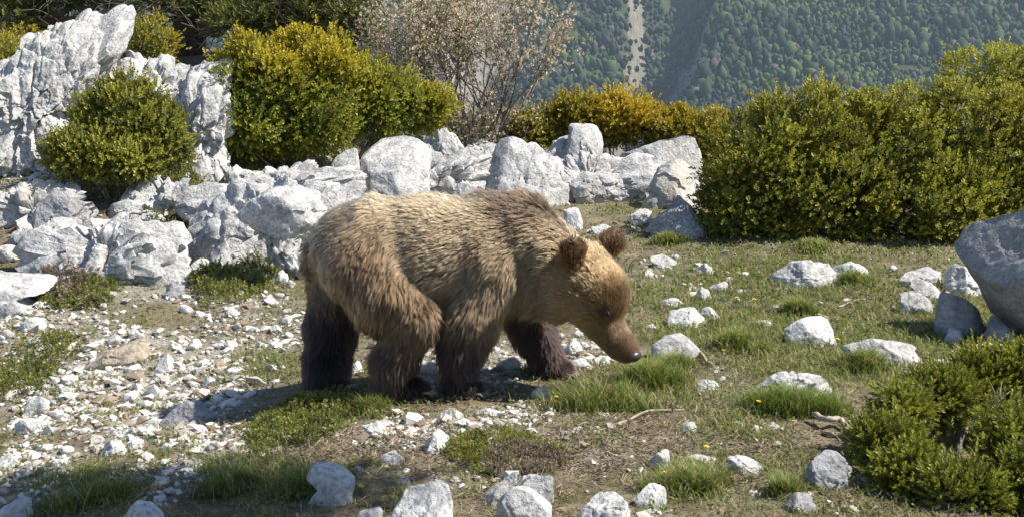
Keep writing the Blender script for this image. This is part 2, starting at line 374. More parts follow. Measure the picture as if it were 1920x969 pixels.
# ------------------------------------------------------------------ rocks
def polar_outline(P, m=256):
    """radius of a star-shaped outline (n,2) around its centre for m angles"""
    c = (P.min(0) + P.max(0)) / 2 * 0.4 + P.mean(0) * 0.6
    Q = P - c; ang = np.arange(m) / m * 2 * np.pi - np.pi; d = np.stack([np.cos(ang), np.sin(ang)], 1)
    r = np.full(m, 1e-3)
    for a, b in zip(Q, np.roll(Q, -1, 0)):
        e = b - a; den = d[:, 0] * e[1] - d[:, 1] * e[0]; den = np.where(np.abs(den) < 1e-9, 1e-9, den)
        t = (a[0] * e[1] - a[1] * e[0]) / den; s = (a[0] * d[:, 1] - a[1] * d[:, 0]) / den
        ok = (t > 0) & (s >= -1e-6) & (s <= 1 + 1e-6); r = np.where(ok, np.maximum(r, t), r)
    k = np.array([1, 2, 1.0]); k /= k.sum(); r = np.convolve(np.r_[r[-1], r, r[0]], k, 'valid')
    return c, ang, r
NAMED = []
def rock(outline, label, Y=None, thick=0.75, seed=0, mat=None, rough=1.0, facets=17, group=None, sub=None, power=2.6, name='limestone_rock', sink=0.10, cut=(0.55, 0.90), base=True, frac=1.0, rugged=0, lean=0.22, cells=26):
    O = np.array(outline, float); g = np.random.default_rng(1000 + seed)
    bx = O[O[:, 1] > O[:, 1].max() - 0.15 * np.ptp(O[:, 1]) - 1, 0].mean(); by = O[:, 1].max()
    if Y is None:
        Y = hit(min(max(bx, -60), 1990), by)
        if Y is None: Y = 12.0
    width_px = np.ptp(O[:, 0]); T = 0.5 * thick * min(np.ptp(O[:, 0]), 1.8 * np.ptp(O[:, 1])) * mpp(Y)
    Yc = Y + 0.55 * T
    P = W(O[:, 0], O[:, 1], Yc)[:, [0, 2]]
    h = np.ptp(P[:, 1]); zc = P[:, 1].mean()
    gr = float(gz(P[:, 0].mean(), Yc)); want = gr - sink * h
    low = P[:, 1] < zc
    if base:
        # bedded in the soil: the body goes on widening to below the ground
        if P[:, 1].min() > want: P[low, 1] = zc + (P[low, 1] - zc) * (zc - want) / max(zc - P[:, 1].min(), 1e-3)
        x0, x1 = P[:, 0].min(), P[:, 0].max(); zb = min(P[:, 1].min(), want) - 0.35 * h; e = 0.04 * (x1 - x0)
        Q = np.concatenate([P, [[x0 + e, zb], [x1 - e, zb], [x0, P[:, 1].min()], [x1, P[:, 1].min()]]])
        k = np.argsort(np.arctan2(Q[:, 1] - (zc * .5 + P[:, 1].min() * .5), Q[:, 0] - (x0 + x1) / 2)); P = Q[k]
    c, ang, r = polar_outline(P)
    if sub is None: sub = 2 if width_px < 26 else 3 if width_px < 90 else 4
    D, F = icosphere(sub)
    phi = np.arctan2(D[:, 2], D[:, 0]); rho = np.hypot(D[:, 0], D[:, 2])
    Rr = np.interp(phi, np.r_[ang, np.pi], np.r_[r, r[0]])
    rad = ((rho / Rr) ** power + (np.abs(D[:, 1]) / T) ** power) ** (-1 / power)
    V = D * rad[:, None]
    size = float(np.mean(r)); S0 = V.copy()
    for _ in range(facets):
        nrm = unit(g.normal(size=3) * np.array([0.8, 0.9, 0.8]) + np.array([0, -0.6, 0.5]))
        s = V @ nrm; d = s.max() * g.uniform(*cut); over = np.maximum(s - d, 0); V = V - over[:, None] * nrm * 0.93
    off = g.uniform(-50, 50, 3)
    nn = unit(V)
    big = fbm(V / size * 1.3 + off, 1, 3); rid = fbm(V / size * 2.6 + off, 2, 4, 0.55, True); fine = fbm(V / size * 9 + off, 3, 3)
    sd = unit(g.normal(size=(cells, 3))); wv = unit(V / size + .20 * np.stack([fbm(V / size * 2.2 + off + 5 * i, 20 + i, 2) for i in range(3)], -1))
    dt = wv @ sd.T; i1 = np.argmax(dt, 1); top = dt[np.arange(len(V)), i1]; dt[np.arange(len(V)), i1] = -9; gap = top - dt.max(1)
    cellv = g.uniform(-1, 1, cells)[i1]; crk = np.exp(-(gap / .012) ** 2) * g.uniform(0, 1, cells)[i1]     # fracture blocks with open joints
    V = V + nn * (size * rough * (0.03 * big + 0.07 * frac * cellv - 0.07 * frac * crk - 0.12 * np.maximum(0.1 - rid, 0) + 0.03 * fine))[:, None]
    if rugged:                                          # steep joints, steps and pits of weathered bedrock
        q = V * 2.2 + off; wq = V + .10 * np.stack([fbm(q * 1.5 + 7 * i, 30 + i, 3) for i in range(3)], -1)
        for nb, amp, gw in ((26, .09, .05), (220, .035, .02)):
            sd2 = g.uniform(-1, 1, (nb, 3)) * np.abs(V).max(0); d2 = np.sqrt((((wq[:, None] - sd2[None]) * np.array([1, 1, .6])) ** 2).sum(-1)); i1 = np.argmin(d2, 1); b1 = d2[np.arange(len(V)), i1]; d2[np.arange(len(V)), i1] = 9e9
            gp = d2.min(1) - b1; V = V + nn * (amp * g.uniform(-1, 1, nb)[i1] - amp * .8 * np.exp(-(gp / gw) ** 2) * g.uniform(0, 1, nb)[i1])[:, None]
        V = V + nn * (.025 * fbm(q * 3, 8, 3) + .014 * fbm(q * 12, 12, 3))[:, None]
    bb0, bb1 = P.min(0) - c, P.max(0) - c                # keep the breadth and height of the outline
    V[:, 0] *= np.where(V[:, 0] < 0, min(bb0[0] / V[:, 0].min(), 1.35), min(bb1[0] / V[:, 0].max(), 1.35)); V[:, 2] *= np.where(V[:, 2] > 0, min(bb1[1] / V[:, 2].max(), 1.10), 1)
    V[:, 1] += lean * V[:, 2]
    Cn = np.array([c[0], Yc, c[1]])
    me = make_mesh(name, V, F, None, True); me.set_sharp_from_angle(angle=R(38))
    NAMED.append((Cn, label, float(P[:, 0].max() - P[:, 0].min()) * .5, T))
    return add_obj(name, me, mat or M_ROCK, label=label, cat='rock', group=group, loc=Cn)

GR, WH, TN = M_ROCK_GREY, M_ROCK_WHITE, M_ROCK_TAN
ROCKS = [
 # ridge behind the bear
 ([(663,239),(702,225),(749,223),(773,248),(811,282),(801,316),(773,341),(749,356),(708,358),(690,326),(668,282)], 'large flat-faced limestone boulder with a long crack down its side', dict(Y=9.35, seed=1, thick=.6, facets=10, cut=(.62,.9), rough=.5, lean=.45, frac=.6)),
 ([(608,276),(646,262),(662,282),(688,335),(637,324),(619,300)], 'slanting slab split off along the crack of the big flat-faced boulder', dict(Y=9.3, seed=2, thick=.8, facets=8, lean=.4)),
 ([(540,322),(600,300),(617,312),(610,334),(547,352)], 'grey block wedged below the slab that split from the cracked boulder', dict(Y=9.0, seed=3, mat=GR)),
 ([(801,208),(817,202),(848,211),(885,239),(870,262),(857,282),(814,270),(786,226)], 'pointed boulder with a grey pitted face rising behind the cracked boulder', dict(Y=11.6, seed=4)),
 ([(858,257),(888,236),(903,262),(897,284),(866,286)], 'small block tucked under the thin tilted slab on the ridge', dict(Y=11.4, seed=5)),
 ([(882,236),(907,232),(948,252),(940,262),(905,256)], 'thin tilted slab lying on the ridge below the blossoming shrub', dict(Y=12.0, seed=6)),
 ([(900,310),(928,276),(959,256),(987,254),(1015,282),(1043,310),(1069,341),(1034,368),(919,355),(905,330)], 'broad pale boulder on the ridge above the bear\'s dark hump', dict(Y=9.9, seed=7, thick=.6, lean=.4)),
 ([(812,288),(835,272),(865,294),(862,308),(820,306)], 'fist-shaped stone resting between the cracked boulder and the pitted boulder', dict(Y=10.7, seed=8)),
 ([(815,332),(848,304),(875,320),(866,340),(829,350)], 'jagged rubble block beside the right end of the cracked boulder', dict(Y=10.2, seed=9)),
 ([(838,345),(862,335),(894,338),(894,354),(845,356)], 'flat rubble stone just above the bear\'s back', dict(Y=9.8, seed=10)),
 ([(1009,245),(1031,230),(1062,223),(1075,250),(1077,278),(1037,285)], 'stepped pale rock leaning on the tallest knob of the ridge', dict(Y=11.6, seed=11, facets=20, frac=1.5)),
 ([(1062,224),(1084,213),(1102,214),(1124,226),(1133,251),(1124,284),(1102,292),(1077,280)], 'tall knobbly white rock, highest knob of the central ridge', dict(Y=11.5, seed=12, sub=4, facets=22, frac=1.7, cells=16)),
 ([(1152,262),(1173,247),(1223,236),(1279,237),(1303,260),(1316,282),(1322,312),(1279,316),(1235,300),(1173,290)], 'broad rounded boulder seamed with dark cracks beside the yellow bush', dict(Y=11.0, seed=13, thick=.65, facets=9, rough=.7, lean=.3)),
 ([(1195,324),(1217,304),(1242,299),(1310,312),(1306,350),(1269,362),(1229,348)], 'angular white block below the rounded cracked boulder', dict(seed=14, Y=9.9)),
 ([(1130,290),(1173,286),(1200,310),(1186,324),(1139,320)], 'low pale stone left of the angular white block', dict(Y=10.6, seed=15)),
 ([(1068,328),(1118,310),(1167,310),(1172,326),(1102,346)], 'long low shelf stone edged by dry grass on the ridge', dict(seed=16, Y=10.2)),
 ([(1040,303),(1062,285),(1124,289),(1132,309),(1093,316)], 'broken stone at the foot of the tall knobbly rock', dict(Y=10.8, seed=17)),
 ([(1053,390),(1065,376),(1084,376),(1094,409),(1087,432),(1062,424)], 'white upright stone behind the bear\'s neck', dict(seed=18, mat=WH)),
 ([(1180,397),(1192,381),(1211,376),(1224,390),(1214,403),(1211,418),(1183,420)], 'white two-part stone left of the shaded rock under the round bush', dict(seed=19, mat=WH)),
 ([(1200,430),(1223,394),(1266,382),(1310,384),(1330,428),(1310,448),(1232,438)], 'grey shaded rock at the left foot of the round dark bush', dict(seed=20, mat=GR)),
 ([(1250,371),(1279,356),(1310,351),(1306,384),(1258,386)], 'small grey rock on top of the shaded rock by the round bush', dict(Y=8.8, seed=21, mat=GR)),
 ([(1106,431),(1130,421),(1154,425),(1146,440),(1116,440)], 'flat white stone between the bear\'s ears', dict(seed=22, mat=WH)),
 # left slope
 ([(444,392),(469,374),(510,355),(565,350),(612,371),(592,399),(572,425),(547,453),(522,441),(497,434),(463,413)], 'leaning pale slab overhanging a shaded block behind the bear\'s rump', dict(Y=7.0, lean=0.3, base=False, seed=30, thick=.7, facets=8, cut=(.62,.92), rough=.7)),
 ([(373,515),(386,473),(411,433),(432,397),(456,397),(480,423),(544,455),(520,480),(473,484),(429,484),(401,502)], 'sloping limestone block in the shadow of the leaning slab', dict(seed=31, thick=1.0, facets=9, rough=.7)),
 ([(355,401),(367,374),(392,338),(411,325),(430,344),(438,374),(420,396),(373,400)], 'steep rock with a dark left side above the leaning slab', dict(seed=32)),
 ([(353,425),(361,399),(380,390),(409,397),(400,422),(364,449)], 'cube-like pale rock left of the shaded sloping block', dict(seed=33)),
 ([(420,326),(435,306),(457,298),(474,312),(472,351),(442,358),(429,345)], 'upright rock at the foot of the large yellow-topped bush', dict(seed=34)),
 ([(471,318),(500,310),(541,313),(547,349),(510,362),(473,360)], 'wide broken rock right of the upright rock below the large bush', dict(seed=35)),
 ([(585,401),(627,374),(658,381),(640,423),(593,446)], 'tilted grey-white rock touching the bear\'s rump outline', dict(seed=36)),
 ([(572,345),(615,333),(682,338),(690,365),(621,375)], 'flat fractured rock under the cracked boulder', dict(seed=37)),
 ([(265,404),(290,377),(305,355),(319,360),(316,383),(301,411),(277,411)], 'leaning pointed stone standing in a cushion of green', dict(seed=38, thick=.7, mat=WH)),
 ([(222,378),(234,343),(259,329),(284,310),(304,316),(280,342),(258,368),(246,384)], 'ribbed rock right below the small left bush', dict(seed=39)),
 ([(266,450),(281,423),(321,409),(349,425),(360,447),(324,458),(299,458)], 'squat white rock with a dark hollow on its left side', dict(seed=40)),
 ([(153,444),(150,408),(173,394),(226,416),(220,451),(186,468),(161,453)], 'large pale block joined to a row of rocks on the left slope', dict(seed=41)),
 ([(212,457),(223,422),(268,431),(269,466),(217,471)], 'pleated rock between the large pale block and the squat white rock', dict(seed=42)),
 ([(181,398),(198,379),(237,388),(238,404),(198,417)], 'small square rock lying behind the large pale block', dict(seed=43, Y=7.4)),
 ([(30,481),(56,446),(74,416),(105,400),(135,413),(162,436),(157,456),(105,461),(74,481)], 'broad crumbling boulder above the heather patch', dict(seed=44)),
 ([(40,408),(71,338),(102,332),(149,344),(168,371),(146,406),(108,410),(62,425)], 'grey boulder in the shade of the small left bush', dict(seed=45, mat=GR)),
 ([(236,497),(263,468),(322,471),(332,492),(297,512),(266,530)], 'low dark-holed rock beside the heather patch', dict(seed=46)),
 ([(-40,510),(50,515),(90,512),(104,529),(56,556),(-40,590)], 'long smooth slab lying at the edge of the left slope', dict(seed=47, facets=7, rough=.7)),
 ([(323,475),(334,450),(374,459),(364,488),(344,490)], 'white rock left of the sloping shaded block', dict(seed=48, mat=WH)),
 ([(88,506),(124,496),(138,517),(118,539),(96,533)], 'stone at the lower end of the heather patch', dict(seed=49)),
 ([(164,518),(186,504),(209,507),(201,527),(173,533)], 'pale stone right of the heather patch', dict(seed=50)),
 ([(308,537),(319,518),(343,524),(343,550),(325,560)], 'dark pitted stone near the green mat below the sloping block', dict(seed=51, mat=GR)),
 ([(-30,352),(22,363),(26,393),(-30,412)], 'pale rock by the foot of the tall outcrop', dict(seed=52)),
 ([(10,450),(31,416),(67,422),(50,452),(40,459)], 'grey rock beside the crumbling boulder', dict(seed=53, mat=GR)),
 ([(348,330),(375,318),(405,324),(378,339)], 'thin stone at the edge of the grass below the large bush', dict(seed=54)),
 ([(422,550),(440,528),(460,538),(446,553)], 'lone white stone right of the green mat', dict(seed=55, mat=WH)),
 ([(544,465),(565,450),(589,464),(583,482),(556,482)], 'white stone under the lower lip of the leaning slab', dict(seed=56, mat=WH)),
 ([(508,521),(528,498),(540,508),(527,531)], 'white lump by the bear\'s rump', dict(seed=57, mat=WH)),
 ([(541,500),(572,490),(572,515),(544,519)], 'white broken stone touching the bear\'s rump', dict(seed=58, mat=WH)),
 # lower left
 ([(23,618),(37,600),(77,588),(86,608),(60,622)], 'bright white block on the grass at the left slope edge', dict(seed=60, mat=WH)),
 ([(289,695),(297,673),(307,656),(323,665),(330,684),(310,698)], 'rounded upright pale stone standing alone in the gravel', dict(seed=61, facets=7, rough=.5, mat=WH)),
 ([(300,790),(328,763),(347,755),(381,761),(415,775),(372,794),(325,800)], 'grey boulder lying in the bear\'s shadow', dict(seed=62, mat=GR, facets=8, rough=.5)),
 ([(326,808),(338,797),(372,784),(381,790),(352,810)], 'flat pale stone in front of the shaded boulder by the bear', dict(seed=63)),
 ([(178,844),(198,827),(240,816),(244,842),(217,860),(192,860)], 'bright white block at the upper edge of the shadow band', dict(seed=64, mat=WH)),
 ([(233,846),(254,809),(271,821),(270,846)], 'pointed stone leaning on the bright white block', dict(seed=65, mat=WH)),
 ([(40,765),(59,741),(95,751),(90,775),(53,780)], 'chunky white stone above the broad flat stone', dict(seed=66, mat=WH)),
 ([(22,800),(50,782),(98,788),(90,806),(46,816)], 'broad flat white stone on the left gravel', dict(seed=67, mat=WH)),
 ([(109,733),(124,717),(144,732),(118,744)], 'small wedge-shaped white stone in the gravel', dict(seed=68, mat=WH)),
 ([(-20,866),(19,834),(52,858),(31,876)], 'white stone at the left edge of the shadow band', dict(seed=69, mat=WH)),
 ([(212,975),(242,942),(269,924),(287,946),(312,960),(305,1000),(214,1000)], 'angular bluish stone in the shade of the foreground', dict(seed=70, mat=WH)),
 ([(-20,975),(25,930),(58,924),(52,948),(20,985)], 'pale rough stone at the dark corner of the shadow band', dict(seed=71)),
 ([(146,680),(173,662),(217,656),(263,628),(282,655),(262,671),(217,682),(173,692)], 'tan weathered slab with a dark underside in the gravel', dict(seed=72, mat=TN, name='tan_rock')),
 # foreground
 ([(571,900),(586,876),(598,868),(642,881),(665,901),(662,929),(635,949),(598,918)], 'smooth grey-white stone with dappled shade near the cushion plant', dict(seed=80, facets=8, rough=.5)),
 ([(715,990),(750,942),(765,915),(800,910),(827,910),(842,921),(850,950),(848,1005),(719,1005)], 'large grooved pale stone, biggest of the foreground row', dict(seed=81, facets=7, rough=.6)),
 ([(660,990),(688,930),(721,946),(722,1000),(663,1000)], 'small dim stone left of the large grooved stone', dict(seed=82, mat=GR)),
 ([(674,792),(688,777),(710,785),(730,815),(710,822),(691,809)], 'knobbly white stone between the grass tuft and the foreground', dict(seed=83, mat=WH)),
 ([(782,834),(796,816),(830,788),(845,818),(846,843),(803,848)], 'crumbly white stone in front of the bear\'s front paw', dict(seed=84, mat=WH)),
 ([(825,772),(840,746),(870,774),(860,794),(834,794)], 'white peak-shaped stone at the bear\'s near front paw', dict(seed=85, mat=WH)),
 ([(708,854),(734,844),(758,852),(749,874),(719,865)], 'flat white stone beside a yellow flower', dict(seed=86, mat=WH)),
 ([(654,885),(679,868),(683,882),(665,890)], 'little white chip above the smooth dappled stone', dict(seed=87, mat=WH)),
 ([(739,903),(756,890),(771,900),(756,911)], 'small round pale pebble above the large grooved stone', dict(seed=88)),
 ([(902,829),(904,811),(929,809),(955,828),(929,836)], 'white wedge stone set in bright green moss', dict(seed=89, mat=WH)),
 ([(886,773),(922,763),(940,774),(904,784)], 'flat white stone right of the peak-shaped stone', dict(seed=90, mat=WH)),
 ([(889,950),(913,926),(972,890),(1009,878),(1039,882),(1009,900),(966,921),(922,949)], 'long slanting pale stone behind the rounded foreground stone', dict(seed=91, facets=7, rough=.5)),
 ([(930,952),(947,926),(966,913),(991,918),(1036,948),(1030,990),(938,990)], 'smooth rounded stone in front of the long slanting stone', dict(seed=92, facets=6, rough=.5)),
 ([(1083,990),(1091,935),(1130,921),(1176,921),(1191,938),(1184,995),(1087,995)], 'blocky pitted stone right of the smooth rounded stone', dict(seed=93)),
 ([(1190,939),(1214,904),(1226,881),(1240,892),(1250,923),(1240,952)], 'tall white cone-shaped stone with the round white stone above it', dict(seed=94, mat=WH)),
 ([(1216,871),(1226,849),(1241,842),(1259,853),(1259,872),(1232,880)], 'round white stone perched behind the cone-shaped stone', dict(seed=95, mat=WH, facets=6)),
 ([(1263,860),(1293,851),(1348,859),(1345,874),(1284,871)], 'thin flat white stone behind a grass tuft', dict(seed=96, mat=WH)),
 ([(1369,871),(1362,840),(1383,850),(1435,873),(1437,888),(1395,893)], 'wedge-shaped grey-white slab at the end of the thin flat stone', dict(seed=97)),
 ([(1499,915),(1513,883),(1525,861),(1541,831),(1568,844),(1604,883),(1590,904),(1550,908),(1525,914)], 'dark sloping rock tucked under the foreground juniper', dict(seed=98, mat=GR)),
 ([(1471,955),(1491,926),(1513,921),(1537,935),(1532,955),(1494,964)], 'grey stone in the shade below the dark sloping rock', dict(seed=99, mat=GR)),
 ([(1276,801),(1287,786),(1308,788),(1304,807),(1290,811)], 'small lone white stone on brown litter', dict(seed=100, mat=WH)),
 ([(1307,724),(1315,709),(1348,720),(1348,731),(1321,729)], 'white chip above bare brown soil', dict(seed=101, mat=WH)),
 ([(1403,735),(1429,719),(1473,690),(1501,689),(1547,701),(1576,725),(1532,739),(1439,743)], 'long white humped stone behind a lush grass tuft', dict(seed=102, mat=WH)),
 # right meadow
 ([(1220,485),(1256,475),(1273,486),(1265,501),(1237,495)], 'white stone right of the bear\'s far ear', dict(seed=110, mat=WH)),
 ([(1198,507),(1219,500),(1236,514),(1222,520)], 'small flat white stone below the stone by the bear\'s ear', dict(seed=111, mat=WH)),
 ([(1248,608),(1259,576),(1302,571),(1311,590),(1329,603),(1296,614)], 'white stone with a broken right corner in front of the bear\'s face', dict(seed=112, mat=WH)),
 ([(1309,578),(1330,574),(1351,590),(1343,599),(1314,592)], 'slim fragment lying against the broken white stone', dict(seed=113, mat=WH)),
 ([(1221,651),(1250,634),(1281,628),(1311,654),(1308,676),(1262,669)], 'smooth grey stone beside the bear\'s nose', dict(seed=114, facets=6, rough=.4)),
 ([(1440,531),(1457,505),(1457,488),(1494,476),(1532,491),(1560,508),(1578,519),(1547,534),(1501,537)], 'wide white outcrop with a raised back rim in the meadow', dict(seed=115)),
 ([(1561,509),(1566,484),(1584,484),(1603,497),(1633,502),(1630,515),(1587,524)], 'low white ledge at the right end of the wide meadow outcrop', dict(seed=116, mat=WH)),
 ([(1472,613),(1513,601),(1553,585),(1574,617),(1571,640),(1544,651),(1515,640)], 'pointed white slab tilted up with a dark underside', dict(seed=117, mat=WH, facets=8, thick=.6, rough=.5)),
 ([(1304,553),(1309,537),(1331,540),(1335,557),(1318,563)], 'small boxy white stone among chips behind the broken stone', dict(seed=118, mat=WH)),
 ([(1328,538),(1367,528),(1366,542),(1340,548)], 'flat chip right of the small boxy stone', dict(seed=119, mat=WH)),
 ([(1235,566),(1250,559),(1286,556),(1250,576)], 'thin chip left of the small boxy stone', dict(seed=120, mat=WH)),
 ([(1300,501),(1312,484),(1348,511),(1333,514)], 'slanting splinter of stone pointing at the round bush', dict(seed=121, mat=WH)),
 ([(1206,612),(1222,602),(1236,610),(1219,619)], 'small white chip by the bear\'s brow', dict(seed=122, mat=WH)),
 ([(1418,600),(1433,593),(1450,609),(1436,613)], 'tiny pale stone alone in the grass', dict(seed=123)),
 ([(1676,523),(1706,497),(1750,500),(1770,514),(1764,529),(1709,537)], 'flat-topped white rock left of the triangular rock', dict(seed=124)),
 ([(1773,528),(1784,491),(1799,497),(1869,536),(1880,550),(1790,552)], 'triangular white rock beside the big grey boulder', dict(seed=125, mat=WH, facets=8)),
 ([(1689,565),(1691,543),(1709,540),(1737,546),(1749,576),(1731,590),(1713,580)], 'half-sunlit stone touching the dark round stone', dict(seed=126)),
 ([(1707,544),(1713,525),(1750,525),(1778,546),(1752,562)], 'stone wedged behind the half-sunlit stone', dict(seed=127)),
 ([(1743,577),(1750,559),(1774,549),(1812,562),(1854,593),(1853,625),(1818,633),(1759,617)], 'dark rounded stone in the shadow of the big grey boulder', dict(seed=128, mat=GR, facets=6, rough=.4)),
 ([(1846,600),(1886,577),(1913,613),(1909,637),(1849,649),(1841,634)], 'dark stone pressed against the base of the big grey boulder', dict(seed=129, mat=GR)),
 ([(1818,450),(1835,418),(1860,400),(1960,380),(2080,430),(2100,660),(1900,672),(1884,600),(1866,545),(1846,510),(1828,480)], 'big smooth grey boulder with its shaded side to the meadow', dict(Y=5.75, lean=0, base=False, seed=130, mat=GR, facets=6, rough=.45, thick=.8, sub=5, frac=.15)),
 ([(1769,636),(1784,615),(1805,615),(1817,634),(1790,645)], 'small pale stone in front of the dark rounded stone', dict(seed=131)),
 ([(1810,658),(1858,642),(1891,649),(1876,667),(1821,667)], 'flat white stone at the foot of the big grey boulder', dict(seed=132, mat=WH)),
 ([(1582,661),(1626,638),(1654,621),(1690,636),(1735,666),(1703,681),(1657,688)], 'low ridged white rock above the foreground juniper', dict(seed=133)),
 ([(1676,717),(1688,695),(1713,692),(1724,713),(1706,726)], 'rounded white stone at the top of the foreground juniper', dict(seed=134, mat=WH, facets=6)),
 ([(1717,699),(1768,695),(1752,721),(1737,729)], 'cracked white stone right of the rounded stone by the juniper', dict(seed=135, mat=WH)),
 ([(1738,674),(1792,673),(1790,681),(1750,689)], 'thin white stone between the ridged rock and the juniper', dict(seed=136, mat=WH)),
 # seen between the bear's legs
 ([(930,680),(945,662),(985,660),(998,682),(970,698)], 'broad white stone seen under the bear\'s chest', dict(seed=140, mat=WH)),
 ([(1054,645),(1068,628),(1090,640),(1093,664),(1064,664)], 'white stone seen below the bear\'s throat', dict(seed=141, mat=WH)),
 ([(1061,682),(1080,666),(1110,676),(1116,694),(1080,696)], 'rounded pale stone just ahead of the bear\'s far front paw', dict(seed=142)),
 ([(1112,668),(1130,655),(1150,672),(1140,686),(1118,686)], 'white stone under the bear\'s chin', dict(seed=143, mat=WH)),
 ([(995,738),(1010,718),(1033,724),(1035,744),(1012,750)], 'white stone in front of the bear\'s far front paw', dict(seed=144, mat=WH)),
 ([(781,690),(800,668),(819,676),(822,696),(796,702)], 'white stone seen between the bear\'s near legs', dict(seed=145, mat=WH)),
 ([(650,690),(664,676),(684,680),(684,694),(664,698)], 'small white stone seen between the bear\'s hind legs', dict(seed=146, mat=WH)),
]
BED = [
 ([(596,345),(650,300),(700,280),(790,268),(860,276),(930,300),(946,350),(900,368),(620,368)], 'low fractured bedrock under the cracked boulder on the ridge', dict(Y=9.9, seed=301)),
 ([(900,352),(950,300),(1040,282),(1150,290),(1250,308),(1312,330),(1300,362),(920,372)], 'long fractured bedrock shelf under the knobbly ridge rocks', dict(Y=10.4, seed=302)),
 ([(345,470),(390,372),(450,335),(560,332),(650,345),(668,395),(610,446),(480,486)], 'broken bedrock mass around the leaning slab', dict(Y=7.55, seed=303)),
 ([(20,478),(70,430),(170,405),(260,425),(360,428),(372,462),(250,482)], 'row of joined bedrock above the heather patch', dict(Y=7.1, seed=304, sub=4)),
 ([(190,405),(240,350),(320,330),(420,332),(446,390),(330,410)], 'rough bedrock between the small left bush and the leaning slab', dict(Y=8.1, seed=305, sub=4)),
 ([(380,362),(420,318),(520,305),(640,300),(690,330),(600,360)], 'jointed bedrock along the foot of the large yellow-topped bush', dict(Y=9.0, seed=306, sub=4)),
 ([(-60,420),(0,350),(60,335),(130,350),(180,390),(120,420)], 'bedrock step at the foot of the tall outcrop', dict(Y=7.9, seed=307, sub=4)),
]
for o_, lab_, kw_ in BED: rock(o_, lab_, **{**dict(thick=.55, sub=5, rough=1.0, facets=10, cut=(.78, .97), power=2.4, frac=1.0, cells=60, lean=.35, rugged=1), **kw_})
for o_, lab_, kw_ in ROCKS: rock(o_, lab_, **kw_)

# tall outcrop at the left: three rough masses of bedrock
z1 = 0.3097
def zz(L): return [(a * z1, b * z1) for a, b in L]
rock(zz([(-260,560),(-120,380),(0,330),(70,240),(150,210),(230,150),(400,90),(490,100),(560,60),(590,40),(700,-5),(740,60),(748,180),(720,330),(640,470),(520,640),(430,760),(330,980),(0,1010),(-200,1000)]),
     'tall jagged pale limestone outcrop under the dark trees', Y=9.0, seed=201, thick=.55, sub=6, rough=.9, facets=9, cut=(.84, .98), power=2.6, rugged=1, lean=.45, frac=.6)
rock(zz([(560,420),(640,300),(760,300),(830,320),(1010,325),(1190,290),(1240,340),(1220,460),(1150,580),(900,640),(620,640)]),
     'long pale limestone shelf running from the tall outcrop to the large bush', Y=9.5, seed=202, thick=.55, sub=5, rough=.9, facets=9, cut=(.82, .98), power=2.6, rugged=1, lean=.5, frac=.6)
rock([(296,170),(350,122),(405,106),(434,126),(436,170),(428,250),(300,268)],
     'stepped ledge of limestone between the small left bush and the large bush', Y=9.2, seed=203, thick=.6, sub=5, rough=.9, facets=12, cut=(.80,.97), rugged=1, lean=.4)
rock(zz([(730,190),(760,180),(830,205),(905,305),(860,360),(740,340)]), 'rough tan-grey rock shoulder behind the tall outcrop', Y=10.6, seed=204, sub=4, rough=1.3)
rock(zz([(40,230),(60,190),(110,180),(140,230),(120,300),(50,300)]), 'small pale rock standing behind the tall outcrop\'s left end', Y=10.8, seed=205, sub=4)

# ------------------------------------------------------------------ brown bear
def surface_nets(S, lo, h):
    nx, ny, nz = S.shape; neg = S < 0
    acc = np.zeros((nx - 1, ny - 1, nz - 1, 3)); cnt = np.zeros((nx - 1, ny - 1, nz - 1))
    sl = lambda d, n: slice(d, n - 1 + d)
    cor = [(a, b, c) for a in (0, 1) for b in (0, 1) for c in (0, 1)]
    val = {c: S[sl(c[0], nx), sl(c[1], ny), sl(c[2], nz)] for c in cor}
    for a in cor:
        for ax in range(3):
            if a[ax] == 0:
                b = list(a); b[ax] = 1; b = tuple(b); va, vb = val[a], val[b]
                m = (va < 0) != (vb < 0); t = np.where(m, va / np.where(m, va - vb, 1), 0)
                p = [np.full(va.shape, float(v)) for v in a]; p[ax] = t
                acc += np.where(m[..., None], np.stack(p, -1), 0); cnt += m
    act = cnt > 0; idx = np.full(act.shape, -1); idx[act] = np.arange(act.sum())
    V = (np.argwhere(act) + acc[act] / cnt[act][:, None]) * h + lo
    Fs = []
    for ax in range(3):
        u, w = (ax + 1) % 3, (ax + 2) % 3
        A = [slice(1, -1)] * 3; B = [slice(1, -1)] * 3
        A[ax] = slice(0, -1); B[ax] = slice(1, None)
        na, nb = neg[tuple(A)], neg[tuple(B)]; e = np.argwhere(na != nb); fl = na[tuple(e.T)]
        e = e + 1; e[:, ax] -= 1
        def cell(du, dw):
            q = e.copy(); q[:, u] -= du; q[:, w] -= dw; return idx[tuple(q.T)]
        q = np.stack([cell(0, 0), cell(1, 0), cell(1, 1), cell(0, 1)], 1)
        q = np.where(fl[:, None], q, q[:, ::-1]); Fs.append(q)
    return V, np.concatenate(Fs)

BLOND, FLANK, THIGH, DARK, LEG, HUMP, FACE, MUZ, EAR = [np.array(c) for c in (
    (.190, .134, .076), (.150, .102, .055), (.098, .058, .028), (.014, .007, .005), (.026, .012, .008), (.030, .0185, .0125), (.185, .102, .040), (.20, .115, .052), (.105, .058, .027))]
def wp(px, py, Y): return W(np.array(px, float), np.array(py, float), np.array(Y, float))
PR = []   # a, b, ra, rb, blend, colour, flow, fur length, lateral squash
def cone(a, b, ra, rb, k, c, flow, ln, sq=1.0): PR.append((wp(*a) if len(a) == 3 and a[0] > 10 else np.array(a), wp(*b) if len(b) == 3 and b[0] > 10 else np.array(b), ra, rb, k, c, unit(np.array(flow, float)), ln, sq))
BK, DN = (-1, 0, -.25), (-.25, 0, -1)
